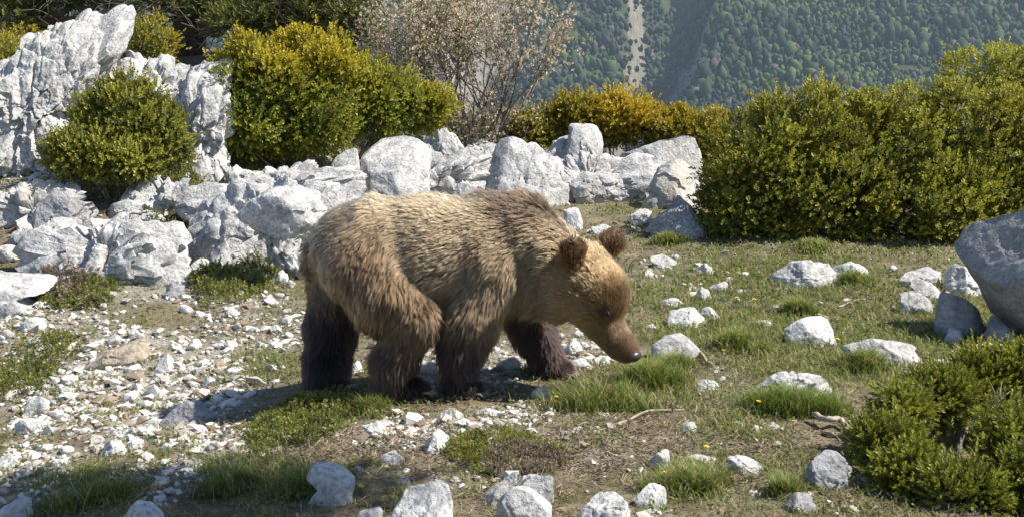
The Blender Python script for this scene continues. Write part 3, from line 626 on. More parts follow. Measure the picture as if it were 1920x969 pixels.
# trunk
cone((668, 468, 4.84), (700, 462, 4.84), .185, .205, .05, BLOND, (-1, 0, -.45), .038, 1.12)
cone((705, 465, 4.84), (790, 482, 4.85), .205, .255, .05, BLOND, BK, .038, 1.15)
cone((790, 482, 4.85), (890, 482, 4.87), .255, .255, .05, BLOND, BK, .038, 1.2)
cone((780, 540, 4.85), (890, 550, 4.87), .155, .175, .06, FLANK, (-.9, 0, -.6), .045, 1.1)
cone((930, 430, 4.88), (975, 428, 4.88), .145, .135, .06, HUMP, (-.8, 0, .25), .055, 1.15)
cone((900, 500, 4.87), (960, 490, 4.87), .225, .19, .05, FLANK, (-.7, 0, -.8), .05, 1.15)
# neck and throat
cone((975, 455, 4.87), (1068, 515, 4.76), .178, .138, .06, BLOND, (-.75, 0, -.55), .05, 1.05)
cone((955, 520, 4.86), (1050, 555, 4.76), .135, .105, .06, FLANK, (-.5, 0, -.9), .05)
# near hind leg
cone((672, 500, 4.72), (775, 592, 4.66), .150, .108, .045, THIGH, (-.1, -.1, -1), .05)
cone((700, 470, 4.74), (720, 560, 4.68), .13, .135, .05, THIGH, (-.2, 0, -1), .05)
cone((772, 600, 4.66), (738, 678, 4.66), .098, .073, .04, THIGH * .8, (-.1, 0, -1), .05)
cone((738, 678, 4.66), (733, 718, 4.66), .070, .056, .03, LEG, (0, 0, -1), .042)
cone((733, 725, 4.665), (788, 731, 4.64), .052, .040, .03, LEG, (.5, 0, -.8), .018)
# far hind leg
cone((650, 500, 4.94), (622, 610, 4.92), .155, .105, .05, DARK * 1.4, (-.15, 0, -1), .045)
cone((622, 610, 4.92), (610, 685, 4.86), .098, .084, .04, DARK, (0, 0, -1), .05)
cone((610, 685, 4.86), (602, 728, 4.83), .082, .068, .03, DARK, (0, 0, -1), .042)
cone((604, 733, 4.83), (648, 737, 4.80), .058, .042, .03, DARK, (.5, 0, -.8), .018)
cone((655, 470, 4.92), (640, 540, 4.90), .14, .12, .05, DARK * 1.8, (-.2, 0, -1), .045)
# near front leg
cone((915, 510, 4.76), (882, 600, 4.70), .140, .104, .05, FLANK * .85, (-.35, 0, -1), .05)
cone((882, 600, 4.70), (866, 655, 4.69), .100, .078, .04, THIGH * .7, (-.15, 0, -1), .045)
cone((866, 655, 4.69), (860, 715, 4.69), .076, .062, .04, DARK, (0, 0, -1), .044)
cone((858, 728, 4.69), (888, 735, 4.66), .060, .045, .03, DARK, (.5, 0, -.8), .016)
# far front leg
cone((965, 545, 4.98), (1000, 622, 5.03), .120, .082, .05, DARK, (-.1, 0, -1), .04)
cone((1000, 622, 5.03), (1030, 680, 5.03), .078, .062, .04, LEG, (-.1, 0, -1), .042)
cone((1034, 690, 5.03), (1060, 698, 5.00), .058, .044, .03, LEG * 1.3, (.4, 0, -.9), .016)
# tail
cone((590, 470, 4.84), (580, 500, 4.84), .035, .022, .02, THIGH, (-.3, 0, -1), .05)
# head in its own frame
TH, PT = R(38), R(52)
HF = np.array([math.cos(PT) * math.cos(TH), -math.cos(PT) * math.sin(TH), -math.sin(PT)])
HU = np.array([math.sin(PT) * math.cos(TH), -math.sin(PT) * math.sin(TH), math.cos(PT)])
HR = np.array([math.sin(TH), math.cos(TH), 0.0])
ro = R(6); HU, HR = HU * math.cos(ro) - HR * math.sin(ro), HR * math.cos(ro) + HU * math.sin(ro)
HE = wp(1114, 488, 4.69)
def hp(f, u, r): return HE + HF * f + HU * u + HR * r
def hc(a, b, ra, rb, k, c, flow, ln, sq=1.0):
    fl = HF * flow[0] + HU * flow[1] + HR * flow[2]
    PR.append((hp(*a), hp(*b), ra, rb, k, c, unit(fl), ln, sq))
hc((.02, -.085, 0), (.11, -.075, 0), .130, .128, .04, FACE, (-1, .1, 0), .026)
hc((.13, -.054, 0), (.175, -.072, 0), .104, .090, .04, FACE, (-1, .25, 0), .016)
for s_ in (-1, 1):
    hc((.06, -.13, .065 * s_), (.15, -.125, .052 * s_), .094, .076, .04, FACE, (-1, -.35, .25 * s_), .030)
    hc((.165, -.020, .056 * s_), (.215, -.045, .050 * s_), .040, .031, .022, FACE, (-1, .2, 0), .010)
hc((.235, -.118, 0), (.38, -.110, 0), .070, .056, .03, MUZ, (-1, .1, 0), .009)
hc((.36, -.105, 0), (.405, -.102, 0), .054, .044, .02, MUZ * .8, (-1, .1, 0), .006)
hc((.10, -.185, 0), (.365, -.155, 0), .078, .034, .03, FACE * .75, (-1, -.2, 0), .014)
EARS = []
for s_ in (-1, 1):
    e_ = -.006 if s_ < 0 else 0
    hc((-.026 + e_, -.024, .104 * s_), (-.040 + e_, .034, (.136 if s_ < 0 else .128) * s_), .048, .044, .025, EAR, (-.3, 1, .3 * s_), .038)
    EARS.append((hp(.022 + e_, .034, .132 * s_), .036))
def sd_cone(P, a, b, ra, rb, sq):
    q = P - a; ab = b - a; L2 = ab @ ab
    if sq != 1.0:
        q = q * np.array([1, sq, 1])
    t = np.clip((q @ ab) / L2, 0, 1); d = np.linalg.norm(q - t[..., None] * ab, axis=-1)
    return d - (ra + (rb - ra) * t)
def bear_sdf(P, parts=False):
    s = None; D = []
    for (a, b, ra, rb, k, c, fl, ln, sq) in PR:
        d = sd_cone(P, a, b, ra, rb, sq)
        if parts: D.append(d)
        if s is None: s = d
        else:
            hh = np.maximum(k - np.abs(s - d), 0) / k; s = np.minimum(s, d) - hh * hh * k * 0.25
    for e, r in EARS:                                    # hollow of the ears
        d = np.linalg.norm(P - e, axis=-1) - r; s = np.where(d < 0.03, np.maximum(s, -d), s)
    # mouth line
    d = sd_cone(P, hp(.20, -.138, 0), hp(.43, -.122, 0), .004, .004, 1.0)
    s = np.maximum(s, -(P[..., 2] - 0.004))             # flat soles
    return (s, np.stack(D, -1)) if parts else s
lo = np.array([-1.02, 4.28, -0.03]); hi = np.array([0.66, 5.26, 0.98]); hstep = 0.0105
axs = [np.arange(lo[i], hi[i], hstep) for i in range(3)]
G = np.stack(np.meshgrid(*axs, indexing='ij'), -1)
S = bear_sdf(G)
BV, BF = surface_nets(S, lo, hstep)
def bear_normals(P, e=0.006):
    g = [bear_sdf(P + e * v) - bear_sdf(P - e * v) for v in np.eye(3)]; return unit(np.stack(g, -1))
EYE0 = hp(.222, -.040, -.072)
def pelage(P):
    _, D = bear_sdf(P, True); w = np.exp(-np.maximum(D - D.min(-1, keepdims=True), 0) / 0.03); w /= w.sum(-1, keepdims=True)
    C = w @ np.array([q[5] for q in PR]); FL = w @ np.array([q[6] for q in PR]); LN = w @ np.array([q[7] for q in PR])
    px, py = project(P)
    # darker mane on the hump, dark rear edge, dark patch behind the near ear, darkening legs
    hum = np.exp(-(((px - 968) / 58) ** 2 + ((py - 388) / 44) ** 2) ** 2) * .95; C = C * (1 - hum[:, None]) + HUMP * hum[:, None]
    ub = np.exp(-(((px - 905) / 20) ** 2 + ((py - 425) / 45) ** 2)) * .35; C = C * (1 - ub[:, None]) + HUMP * ub[:, None]
    lowr = sstep(0.40, 0.20, P[:, 2] + .05 * fbm(P * 14, 45, 2)) * np.where((px < 680) | (px > 810), 1, .75) * np.where(px > 1055, 0, 1); C = C * (1 - .97 * lowr[:, None]) + DARK * 1.2 * .97 * lowr[:, None]
    wh = fbm(P * 9, 41, 3)[:, None]; C = C * (1 + .32 * wh)
    nose = np.linalg.norm(P - hp(.43, -.09, 0), axis=-1); C = np.where(nose[:, None] < .03, C * .5, C)
    ey = np.linalg.norm(P - EYE0, axis=-1); C = C * (1 - .8 * np.exp(-(ey / .026) ** 2))[:, None]
    mz = np.exp(-(np.linalg.norm(P - hp(.40, -.10, -.03), axis=-1) / .06) ** 2)[:, None]; C = C * (1 - .25 * mz)
    return np.clip(C, .006, .8), FL, LN
bc, _, _ = pelage(BV)
def skin_material():
    m, nt, out = mat_new('bear_skin'); a = attr(nt, 'tint'); c = mix(nt, 1.0, a.outputs['Color'], (0.55, 0.5, 0.46), 'MULTIPLY')
    g = N(nt, 'ShaderNodeNewGeometry'); n = noise(nt, 90, 4, 0.6, g.outputs['Position']); p = N(nt, 'ShaderNodeBsdfPrincipled'); p.inputs['Roughness'].default_value = 0.85
    nt.links.new(c, p.inputs['Base Color']); nt.links.new(bump(nt, n, 0.5, 0.006), p.inputs['Normal']); nt.links.new(p.outputs[0], out.inputs[0]); return m
def gloss_material(name, c, rough):
    m, nt, out = mat_new(name); p = N(nt, 'ShaderNodeBsdfPrincipled'); p.inputs['Base Color'].default_value = (*c, 1); p.inputs['Roughness'].default_value = rough
    g = N(nt, 'ShaderNodeNewGeometry'); nt.links.new(bump(nt, noise(nt, 220, 2, 0.5, g.outputs['Position']), 0.25, 0.002), p.inputs['Normal'])
    nt.links.new(p.outputs[0], out.inputs[0]); return m
BEAR = add_obj('brown_bear', make_mesh('brown_bear', BV, BF, bc, True), skin_material(), label='brown bear with blond back and dark legs walking with its head lowered', cat='bear')

def surface_from(P, d):
    P = P.copy()
    for _ in range(60): P = P + d * max(float(bear_sdf(P[None])[0]), -0.02) * -0.8
    return P
def ellip(c, ax, rad, sub=2):
    V, F = icosphere(sub); return c + (V * rad) @ np.array(ax), F
M_EYE = gloss_material('bear_eye', (0.012, 0.008, 0.006), 0.12); M_NOSE = gloss_material('bear_nose', (0.035, 0.025, 0.022), 0.35); M_CLAW = gloss_material('bear_claw', (0.20, 0.165, 0.125), 0.45)
def march(start, d):
    P = np.array(start, float)
    for _ in range(80):
        s = float(bear_sdf(P[None])[0])
        if s < 0.0008: break
        P = P + d * s * 0.9
    return P
for s_ in (-1, 1):
    st = hp(.236, .06, .16 * s_); e = march(st, unit(hp(.230, -.078, .03 * s_) - st)); nrm = bear_normals(e[None])[0]
    V, F = ellip(e - nrm * .0055, [HF, HU, HR], np.array([.0165, .0115, .0125])); eo = add_obj('eye', make_mesh('eye', V, F, None, True), M_EYE, BEAR)
    t = unit(np.cross(nrm, HF)); arc = [e + nrm * .006 + HF * (.014 * math.cos(a)) + np.cross(nrm, HF) * (.010 * math.sin(a)) for a in np.linspace(0.2, math.pi - .2, 8)]
    b_ = Buf(); tube_into(b_, arc, [.001] + [.0035] * 6 + [.001], 5); add_obj('eyelid', b_.mesh('eyelid', True), M_NOSE, eo)
V, F = ellip(hp(.437, -.083, 0), [HF, HU, HR], np.array([.024, .027, .039]), 3)
L = (V - hp(.437, -.083, 0)) @ np.array([HF, HU, HR]).T
for s_ in (-1, 1): V = V - HF * (0.010 * np.exp(-((L[:, 1] + .004) ** 2 + (L[:, 2] - .013 * s_) ** 2) / .00005))[:, None] * (L[:, :1] > 0)
add_obj('nose', make_mesh('nose', V, F, None, True), M_NOSE, BEAR)
b_ = Buf()
for s_ in (-1, 1):
    pts = []
    for f_ in np.linspace(.40, .24, 9):
        st = hp(f_, -.128 - .02 * (.40 - f_) / .16, .14 * s_); pts.append(march(st, -HR * s_) + HR * s_ * .002)
    tube_into(b_, pts, [.003] * 7 + [.002, .001], 5)
add_obj('mouth', b_.mesh('mouth', True), M_NOSE, BEAR)
for (a, tdir) in (((788, 731, 4.64), (1, -.25, 0)), ((648, 737, 4.80), (1, -.25, 0)), ((888, 735, 4.66), (1, -.45, 0)), ((1060, 698, 5.00), (1, -.45, 0))):
    c0 = wp(*a); f_ = unit(np.array(tdir, float)); sd = np.array([-f_[1], f_[0], 0])
    for k in range(5):
        o = (k - 2) * .017; base = c0 + sd * o + f_ * (.030 - .004 * abs(k - 2)); base[2] = max(base[2] - .004, .02)
        b_ = Buf(); tube_into(b_, [base, base + f_ * .024 + np.array([0, 0, .003]), base + f_ * .050 + np.array([0, 0, -.012])], [.0075, .006, .001], 6)
        add_obj('claw', b_.mesh('claw', True), M_CLAW, BEAR)

# fur: hair strands rooted on the body, combed along the coat and gathered in tufts
def build_fur(n, K=5):
    T = np.concatenate([BF[:, [0, 1, 2]], BF[:, [0, 2, 3]]]); A = BV[T]
    ar = np.linalg.norm(np.cross(A[:, 1] - A[:, 0], A[:, 2] - A[:, 0]), axis=1)
    # more strands on the short-haired head
    cen = A.mean(1); hd = np.linalg.norm(cen - hp(.16, -.08, 0), axis=1); ar = ar * np.where(hd < .26, 2.2, 1.0); ar = ar * (cen[:, 2] > .012)
    ti = rng.choice(len(T), n, p=ar / ar.sum()); u, v = rng.uniform(size=(2, n)); fl = u + v > 1; u = np.where(fl, 1 - u, u); v = np.where(fl, 1 - v, v)
    P = A[ti, 0] + u[:, None] * (A[ti, 1] - A[ti, 0]) + v[:, None] * (A[ti, 2] - A[ti, 0])
    Nn = bear_normals(P); C, FL, LN = pelage(P)
    FL = FL + 0.30 * np.stack([fbm(P * 5, 61 + i, 2) for i in range(3)], -1) + 0.34 * np.stack([fbm(P * 24, 71 + i, 2) for i in range(3)], -1)
    tg = unit(FL - Nn * (FL * Nn).sum(1, keepdims=True))
    skip = (np.linalg.norm(P - hp(.437, -.083, 0), axis=1) < .030)
    for o in BEAR.children:
        if o.name.startswith('eye') and not o.name.startswith('eyelid'):
            c0 = np.mean([v_.co for v_ in o.data.vertices], 0); skip |= np.linalg.norm(P - c0, axis=1) < .0175
    guard = rng.uniform(size=n) < .07; LN = LN * np.where(guard, rng.uniform(1.2, 1.7, n), rng.uniform(.7, 1.2, n)) * (1 + .55 * fbm(P * 12, 81, 2)); LN = np.maximum(LN, .004)
    lift = np.clip(.46 + .16 * rng.standard_normal(n) + .2 * (P[:, 2] < .3), .15, 1.1)[:, None]
    tip = P + LN[:, None] * unit(tg + Nn * lift)
    # tufts
    nc = n // 9; ci = rng.choice(n, nc, replace=False); kd = kdtree.KDTree(nc)
    for j, c in enumerate(ci): kd.insert(P[c] + tg[c] * 0.0, j)
    kd.balance(); near = np.array([kd.find(p)[1] for p in P]); gd = ci[near]
    st = (np.where(guard, .15, .58) * np.clip(LN / .03, .25, 1))[:, None]
    tip = tip * (1 - st) + (tip[gd] * .5 + (P + (tip[gd] - P[gd])) * .5) * st
    t = np.linspace(0, 1, K)[None, :, None]
    mid = P + (tip - P) * .5 + Nn * LN[:, None] * .14
    pts = (1 - t) ** 2 * P[:, None] + 2 * t * (1 - t) * mid[:, None] + t ** 2 * tip[:, None]
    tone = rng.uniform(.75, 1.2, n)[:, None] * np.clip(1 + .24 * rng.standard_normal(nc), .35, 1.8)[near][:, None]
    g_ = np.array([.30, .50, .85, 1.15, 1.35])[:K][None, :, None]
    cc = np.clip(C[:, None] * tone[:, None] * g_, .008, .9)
    k = ~skip; pts, cc, LN = pts[k], cc[k], LN[k]; m = len(pts)
    hc_ = bpy.data.hair_curves.new('fur'); hc_.add_curves([K] * m)
    hc_.attributes['position'].data.foreach_set('vector', np.ascontiguousarray(pts, np.float32).ravel())
    rad = hc_.attributes.get('radius') or hc_.attributes.new('radius', 'FLOAT', 'POINT')
    prof = np.array([1, 1, .85, .6, .15])[:K]
    rr = (np.clip(LN / .04, .45, 1) * .00085)[:, None] * prof[None]
    rad.data.foreach_set('value', np.ascontiguousarray(rr, np.float32).ravel())
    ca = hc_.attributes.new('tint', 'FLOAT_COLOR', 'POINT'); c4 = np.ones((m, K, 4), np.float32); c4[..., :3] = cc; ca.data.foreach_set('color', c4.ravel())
    mt, nt, out = mat_new('bear_fur'); h = N(nt, 'ShaderNodeBsdfHairPrincipled'); h.model = 'CHIANG'; h.parametrization = 'COLOR'
    nt.links.new(attr(nt, 'tint').outputs['Color'], h.inputs['Color']); h.inputs['Roughness'].default_value = .55; h.inputs['Radial Roughness'].default_value = .75; h.inputs['Coat'].default_value = 0.0
    nt.links.new(h.outputs[0], out.inputs[0])
    add_obj('fur', hc_, mt, BEAR)
build_fur(260000)

# ------------------------------------------------------------------ loose stones and gravel
def in_view(n, y0, y1, pw=1.6, marg=1.22):
    """random ground spots, denser near by, across the field of view and a margin"""
    u = rng.uniform(size=n); a = 1 - pw; y = (y0 ** a + u * (y1 ** a - y0 ** a)) ** (1 / a) if pw != 1 else y0 * (y1 / y0) ** u
    x = rng.uniform(-1, 1, n) * 0.4663 * y * marg; return x, y
LOOSE_V = []
for k in range(10):
    g = np.random.default_rng(500 + k); D, F = icosphere(2); V = D * np.array([1, .85, .62]) * (1 + 0.18 * g.standard_normal(3))
    for _ in range(11):
        nrm = unit(g.normal(size=3)); s_ = V @ nrm; d_ = s_.max() * g.uniform(.5, .9); V = V - np.maximum(s_ - d_, 0)[:, None] * nrm * .95
    V = V + unit(V) * (0.05 * fbm(V * 2.5 + k * 7, 9, 3))[:, None]
    me = make_mesh('loose_stone', V, F, None, True); me.set_sharp_from_angle(angle=R(32)); me.materials.append(M_ROCK_WHITE if k % 3 else M_ROCK); LOOSE_V.append(me)
ZONES = [  # px box, count, size range in px, label and group of the look-alikes
 ((0, 545, 560, 700), 64, (12, 34), 'small white limestone chip in the gravel left of the bear', 'stone chips in the gravel left of the bear'),
 ((0, 700, 480, 860), 52, (12, 34), 'small white stone on the lower left gravel slope', 'stones on the lower left gravel slope'),
 ((0, 330, 580, 545), 62, (18, 62), 'pale rubble stone between the larger rocks of the left slope', 'rubble stones on the left slope'),
 ((600, 285, 1320, 365), 46, (18, 46), 'broken rubble stone filling the rocky ridge behind the bear', 'rubble stones on the ridge'),
 ((1190, 470, 1400, 640), 22, (10, 24), 'flat white chip in the turf ahead of the bear', 'chips ahead of the bear'),
 ((640, 760, 1180, 950), 24, (9, 22), 'small pale stone on the brown litter of the foreground', 'foreground litter stones'),
 ((1500, 480, 1850, 700), 14, (9, 22), 'little white stone in the meadow near the grey boulder', 'meadow stones near the grey boulder'),
 ((820, 620, 1160, 740), 16, (12, 28), 'white stone lying behind the bear\'s legs', 'stones behind the bear\'s legs'),
]
NP = np.array([q[0] for q in NAMED]); LBL = {}
STOP = set('at the a an in on of by with and to under over above below behind beside between its set lying right left up down that from for rising seen just running touching dark bear\'s which one pale long white edged wedged'.split())
def near_ref(p):
    w_ = NAMED[int(np.argmin(np.linalg.norm(NP - p, axis=1)))][1].split()
    if len(w_) > 10:
        w_ = w_[:10]
        while w_[-1] in STOP: w_ = w_[:-1]
    return ' '.join(w_)
def near_label(p, r, k):
    ref = near_ref(p)
    tone = 'white' if k % 3 else 'grey-white'; sz = 'tiny' if r < .022 else 'small' if r < .045 else 'fist-sized' if r < .08 else 'chunky'
    l_ = f'{sz} {tone} stone beside the {ref}'; return l_, f'{sz} {tone} stones beside the {ref}'
for (x0, y0, x1, y1), cnt, (s0, s1), lab, grp in ZONES:
    for _ in range(cnt):
        px, py = rng.uniform(x0, x1), rng.uniform(y0, y1); Y = hit(px, py)
        if Y is None: Y = rng.uniform(10.2, 12.2)
        p = W(px, py, Y); r = .5 * (s0 + (s1 - s0) * rng.uniform() ** 2.2) * mpp(Y)
        kk = int(rng.integers(10)); lab, grp = near_label(p, r, kk)
        o = add_obj('loose_stone', LOOSE_V[kk], None, label=lab, cat='stone', group=grp, loc=(p[0], Y, float(gz(p[0], Y)) + r * .22))
        o.scale = (r * rng.uniform(.85, 1.3), r, r * rng.uniform(.8, 1.25)); o.rotation_euler = (rng.uniform(-.35, .35), rng.uniform(-.35, .35), rng.uniform(0, 6.28))

def scatter_gravel(n):
    x, y = in_view(n, 2.7, 12.5, 1.5); g, v = maps(x, y); keep = rng.uniform(size=n) < np.clip(v * 1.25 - .12, 0, 1); x, y = x[keep], y[keep]; n = len(x)
    V0, F0 = icosphere(0); r = rng.lognormal(math.log(.0095), .55, n); r = np.clip(r, .004, .035) * np.clip(y / 4.6, .8, 1.8) ** .5
    V = V0[None] * (1 + .26 * rng.standard_normal((n, 12, 1))) * np.stack([r * rng.uniform(.9, 1.5, n), r, r * rng.uniform(.45, .8, n)], -1)[:, None]
    a = rng.uniform(0, 6.28, n); ca, sa = np.cos(a)[:, None], np.sin(a)[:, None]; X = V[..., 0] * ca - V[..., 1] * sa; Y_ = V[..., 0] * sa + V[..., 1] * ca
    tl = rng.uniform(-.5, .5, n)[:, None]
    V = np.stack([X, Y_, V[..., 2] + tl * X], -1) + np.stack([x, y, gz(x, y) + r * .22], -1)[:, None]
    F = (F0[None] + (np.arange(n) * 12)[:, None, None]).reshape(-1, 3)
    t = rng.uniform(size=(n, 1)) ** .8; c = np.array([.30, .27, .23]) * (1 - t) + np.array([.64, .62, .585]) * t
    br = rng.uniform(size=(n, 1)) < .22; c = np.where(br, np.array([.25, .19, .14]) * rng.uniform(.6, 1.2, (n, 1)), c)
    add_obj('gravel', make_mesh('gravel', V.reshape(-1, 3), F, np.repeat(c, 12, 0)), M_PEBBLE, label='pale angular limestone gravel strewn over the slope', cat='gravel', kind='stuff')
scatter_gravel(62000)

# ------------------------------------------------------------------ grass, turf herbs, dry litter
def blades(x, y, z, L, w, c, lean=.5, curl=.5):
    n = len(x); a = rng.uniform(0, 6.28, n); d = np.stack([np.cos(a), np.sin(a), 0 * a], -1); s = np.stack([-np.sin(a), np.cos(a), 0 * a], -1)
    le = (lean * rng.uniform(.2, 1.3, n))[:, None]; L = L[:, None]; w = w[:, None]
    B = np.stack([x, y, z], -1); up = np.array([0, 0, 1.0])
    m = B + L * .55 * unit(up + d * le); t = m + L * .5 * unit(up * (1 - curl) + d * (le + curl))
    V = np.stack([B - s * w, B + s * w, m + s * w * .75, m - s * w * .75, t], 1).reshape(-1, 3)
    k = (np.arange(n) * 5)[:, None]; F = np.concatenate([k + [0, 1, 2], k + [0, 2, 3], k + [3, 2, 4]])
    sh = np.array([.75, .75, 1, 1, 1.15])[None, :, None]
    return V, F, (c[:, None] * sh).reshape(-1, 3)
def grass_colour(n, dry):
    t = rng.uniform(size=(n, 1)); g = np.array([.085, .130, .022]) * (1 - t) + np.array([.20, .245, .052]) * t
    d = np.array([.42, .35, .205]) * rng.uniform(.7, 1.2, (n, 1)); return np.where(rng.uniform(size=(n, 1)) < dry, d, g)
def turf():
    b = Buf(); n = 300000; x, y = in_view(n, 2.7, 13, 1.3); g, v = maps(x, y); cl = fbm(p3(x * 9, y * 9), 43, 2)
    keep = rng.uniform(size=n) < np.clip(g * 1.15 - .2 + .5 * cl, 0.015, 1) * .8; x, y, g = x[keep], y[keep], g[keep]; n = len(x)
    V, F, C = blades(x, y, gz(x, y) - .004, rng.uniform(.020, .062, n) * (.55 + .95 * g), .0018 * np.clip(y / 4.5, .8, 2.2), grass_colour(n, .27), .8, .6); b.add(V, F, C)
    for cn, _, hw, th in NAMED:                          # blades growing up against the stones
        if cn[1] < 9.2 and hw < .45:
            m = int(260 * hw + 25); a = rng.uniform(0, 6.28, m); rr = rng.uniform(.92, 1.25, m); x = cn[0] + hw * rr * np.cos(a); y = cn[1] + (th * rr + .01) * np.sin(a); gg, vv = maps(x, y); kp = rng.uniform(size=m) < np.clip(.25 + gg, 0, 1); x, y = x[kp], y[kp]; m = len(x)
            if m: V, F, C = blades(x, y, gz(x, y) - .004, rng.uniform(.025, .075, m), .0018 * np.clip(y / 4.5, .8, 2.2), grass_colour(m, .35), .6, .5); b.add(V, F, C)
    add_obj('grass', b.mesh('grass'), M_GRASS, label='short green and straw-coloured mountain grass', cat='grass', kind='stuff')
    # tiny leaves of ground herbs
    b = Buf(); n = 120000; x, y = in_view(n, 2.7, 12, 1.4); g, v = maps(x, y); cl = fbm(p3(x * 6 + 40, y * 6), 47, 3)
    keep = rng.uniform(size=n) < np.clip(.25 + .9 * cl + .3 * g, 0, 1) * .75; x, y = x[keep], y[keep]; n = len(x); s = rng.uniform(.004, .010, n) * np.clip(y / 4.5, .8, 2)
    q = unit(rng.normal(size=(n, 3)) + [0, 0, 1.2]); e = unit(np.cross(q, rng.normal(size=(n, 3)))); f = np.cross(q, e); P = np.stack([x, y, gz(x, y) + rng.uniform(.002, .022, n)], -1); s = s[:, None]
    V = np.stack([P - e * s * 1.4, P + f * s * .7, P + e * s * 1.4, P - f * s * .7], 1).reshape(-1, 3); k = (np.arange(n) * 4)[:, None]; F = np.concatenate([k + [0, 1, 2], k + [0, 2, 3]])
    t = rng.uniform(size=(n, 1)); c = np.array([.12, .145, .05]) * (1 - t) + np.array([.25, .265, .085]) * t; c = np.where(rng.uniform(size=(n, 1)) < .30, np.array([.25, .20, .135]) * rng.uniform(.6, 1.2, (n, 1)), c)
    b.add(V, F, np.repeat(c, 4, 0)); add_obj('ground_cover', b.mesh('ground_cover'), M_GRASS, label='tiny green and brown leaves of low ground herbs', cat='ground cover', kind='stuff')
    # dry litter: stalks, needles and twigs
    b = Buf(); n = 110000; x, y = in_view(n, 2.7, 11, 1.5); cl = fbm(p3(x * 3 + 9, y * 3), 53, 3); px, py = project(np.stack([x, y, gz(x, y)], -1))
    brown = ell(px, py, [(1150, 840, 170, 60, 1), (800, 850, 200, 60, .7), (1680, 560, 120, 50, .7), (1420, 840, 120, 50, .6), (600, 830, 120, 40, .8), (450, 620, 100, 50, .6), (1150, 350, 120, 30, .6), (980, 930, 90, 40, .8), (1380, 900, 60, 40, .9)])
    keep = rng.uniform(size=n) < np.clip(.16 + brown * .8 + .5 * cl, 0, 1); x, y = x[keep], y[keep]; n = len(x)
    a = rng.uniform(0, 6.28, n); d = np.stack([np.cos(a), np.sin(a), rng.uniform(-.1, .45, n)], -1); s = np.stack([-np.sin(a), np.cos(a), 0 * a], -1); L = rng.uniform(.012, .05, n)[:, None]; w = (.0011 * np.clip(y / 4, .8, 2) * rng.uniform(.7, 1.8, n))[:, None]
    P = np.stack([x, y, gz(x, y) + rng.uniform(.002, .012, n)], -1); V = np.stack([P - s * w, P + s * w, P + d * L + s * w * .6 + [0, 0, .004], P + d * L - s * w * .6], 1).reshape(-1, 3); k = (np.arange(n) * 4)[:, None]; F = np.concatenate([k + [0, 1, 2], k + [0, 2, 3]])
    t = rng.uniform(size=(n, 1)); c = np.array([.12, .085, .06]) * (1 - t) + np.array([.36, .29, .21]) * t
    b.add(V, F, np.repeat(c, 4, 0)); add_obj('dry_litter', b.mesh('dry_litter'), M_LITTER, label='dry stalks and twigs lying on the soil', cat='litter', kind='stuff')
turf()

def tuft(px, py, wpx, hpx, n, label, dry=.22, green=1.0):
    Y = hit(px, py); c = W(px, py, Y); s = mpp(Y); r = wpx * .5 * s
    ns = 9; sx, sy = rng.normal(size=(2, ns)) * .42; sr = rng.uniform(.12, .34, ns); sk = rng.choice(ns, n, p=sr / sr.sum()); x = c[0] + r * (sx[sk] + sr[sk] * rng.normal(size=n)); y = Y + r * .7 * (sy[sk] + sr[sk] * rng.normal(size=n)); q = np.clip(np.hypot(x - c[0], y - Y) / r, 0, 1)
    L = hpx * s * 1.15 * rng.uniform(.35, 1.1, n) * (1.15 - .5 * np.clip(q, 0, 1)); col_ = grass_colour(n, dry) * green
    V, F, C = blades(x, y, gz(x, y) - .004, L, np.full(n, .0020) * np.clip(Y / 4.5, .8, 1.5), col_, .55, .45)
    o = np.array([c[0], Y, float(gz(c[0], Y))]); add_obj('grass_tuft', make_mesh('grass_tuft', V - o, F, C), M_GRASS, label=label, cat='grass tuft', loc=o)
for a in [(690, 770, 90, 42, 900, 'small bright green grass tuft in front of the bear\'s hind foot'), (1130, 765, 190, 62, 2600, 'wide grass tuft between the bear\'s front paw and nose', .3), (1215, 725, 120, 66, 1800, 'tall green grass tuft just under the bear\'s nose', .15), (1265, 695, 90, 44, 1000, 'low grass tuft in front of the smooth grey stone by the nose'),
          (1385, 655, 120, 46, 1500, 'spreading grass tuft ahead of the broken white stone'), (1490, 775, 170, 62, 2400, 'lush dark green tuft in front of the long humped stone', .06), (1300, 920, 120, 66, 1700, 'foreground grass tuft before the thin flat stone'), (1600, 530, 80, 30, 700, 'grass tuft under the low white ledge'),
          (1500, 590, 70, 40, 700, 'grass tuft above the pointed white slab'), (1620, 690, 110, 46, 1200, 'grass tuft at the left of the ridged white rock'), (1470, 930, 90, 50, 800, 'shaded tuft left of the dark sloping rock'), (1255, 458, 90, 24, 1100, 'short tuft below the shaded rock by the round bush'),
          (1530, 468, 80, 24, 1100, 'pale tuft at the foot of the round dark bush', .4), (780, 940, 60, 40, 400, 'thin tuft behind the large grooved stone'), (560, 920, 160, 50, 1300, 'shaded grass tuft left of the dappled stone'), (420, 920, 150, 50, 1200, 'shaded grass clump in the foreground shadow band'), (170, 940, 200, 46, 1500, 'dark grass clump at the corner of the shadow band'), (1000, 700, 60, 26, 500, 'dry grass clump behind the bear\'s front paw', .5)]:
    tuft(*a)

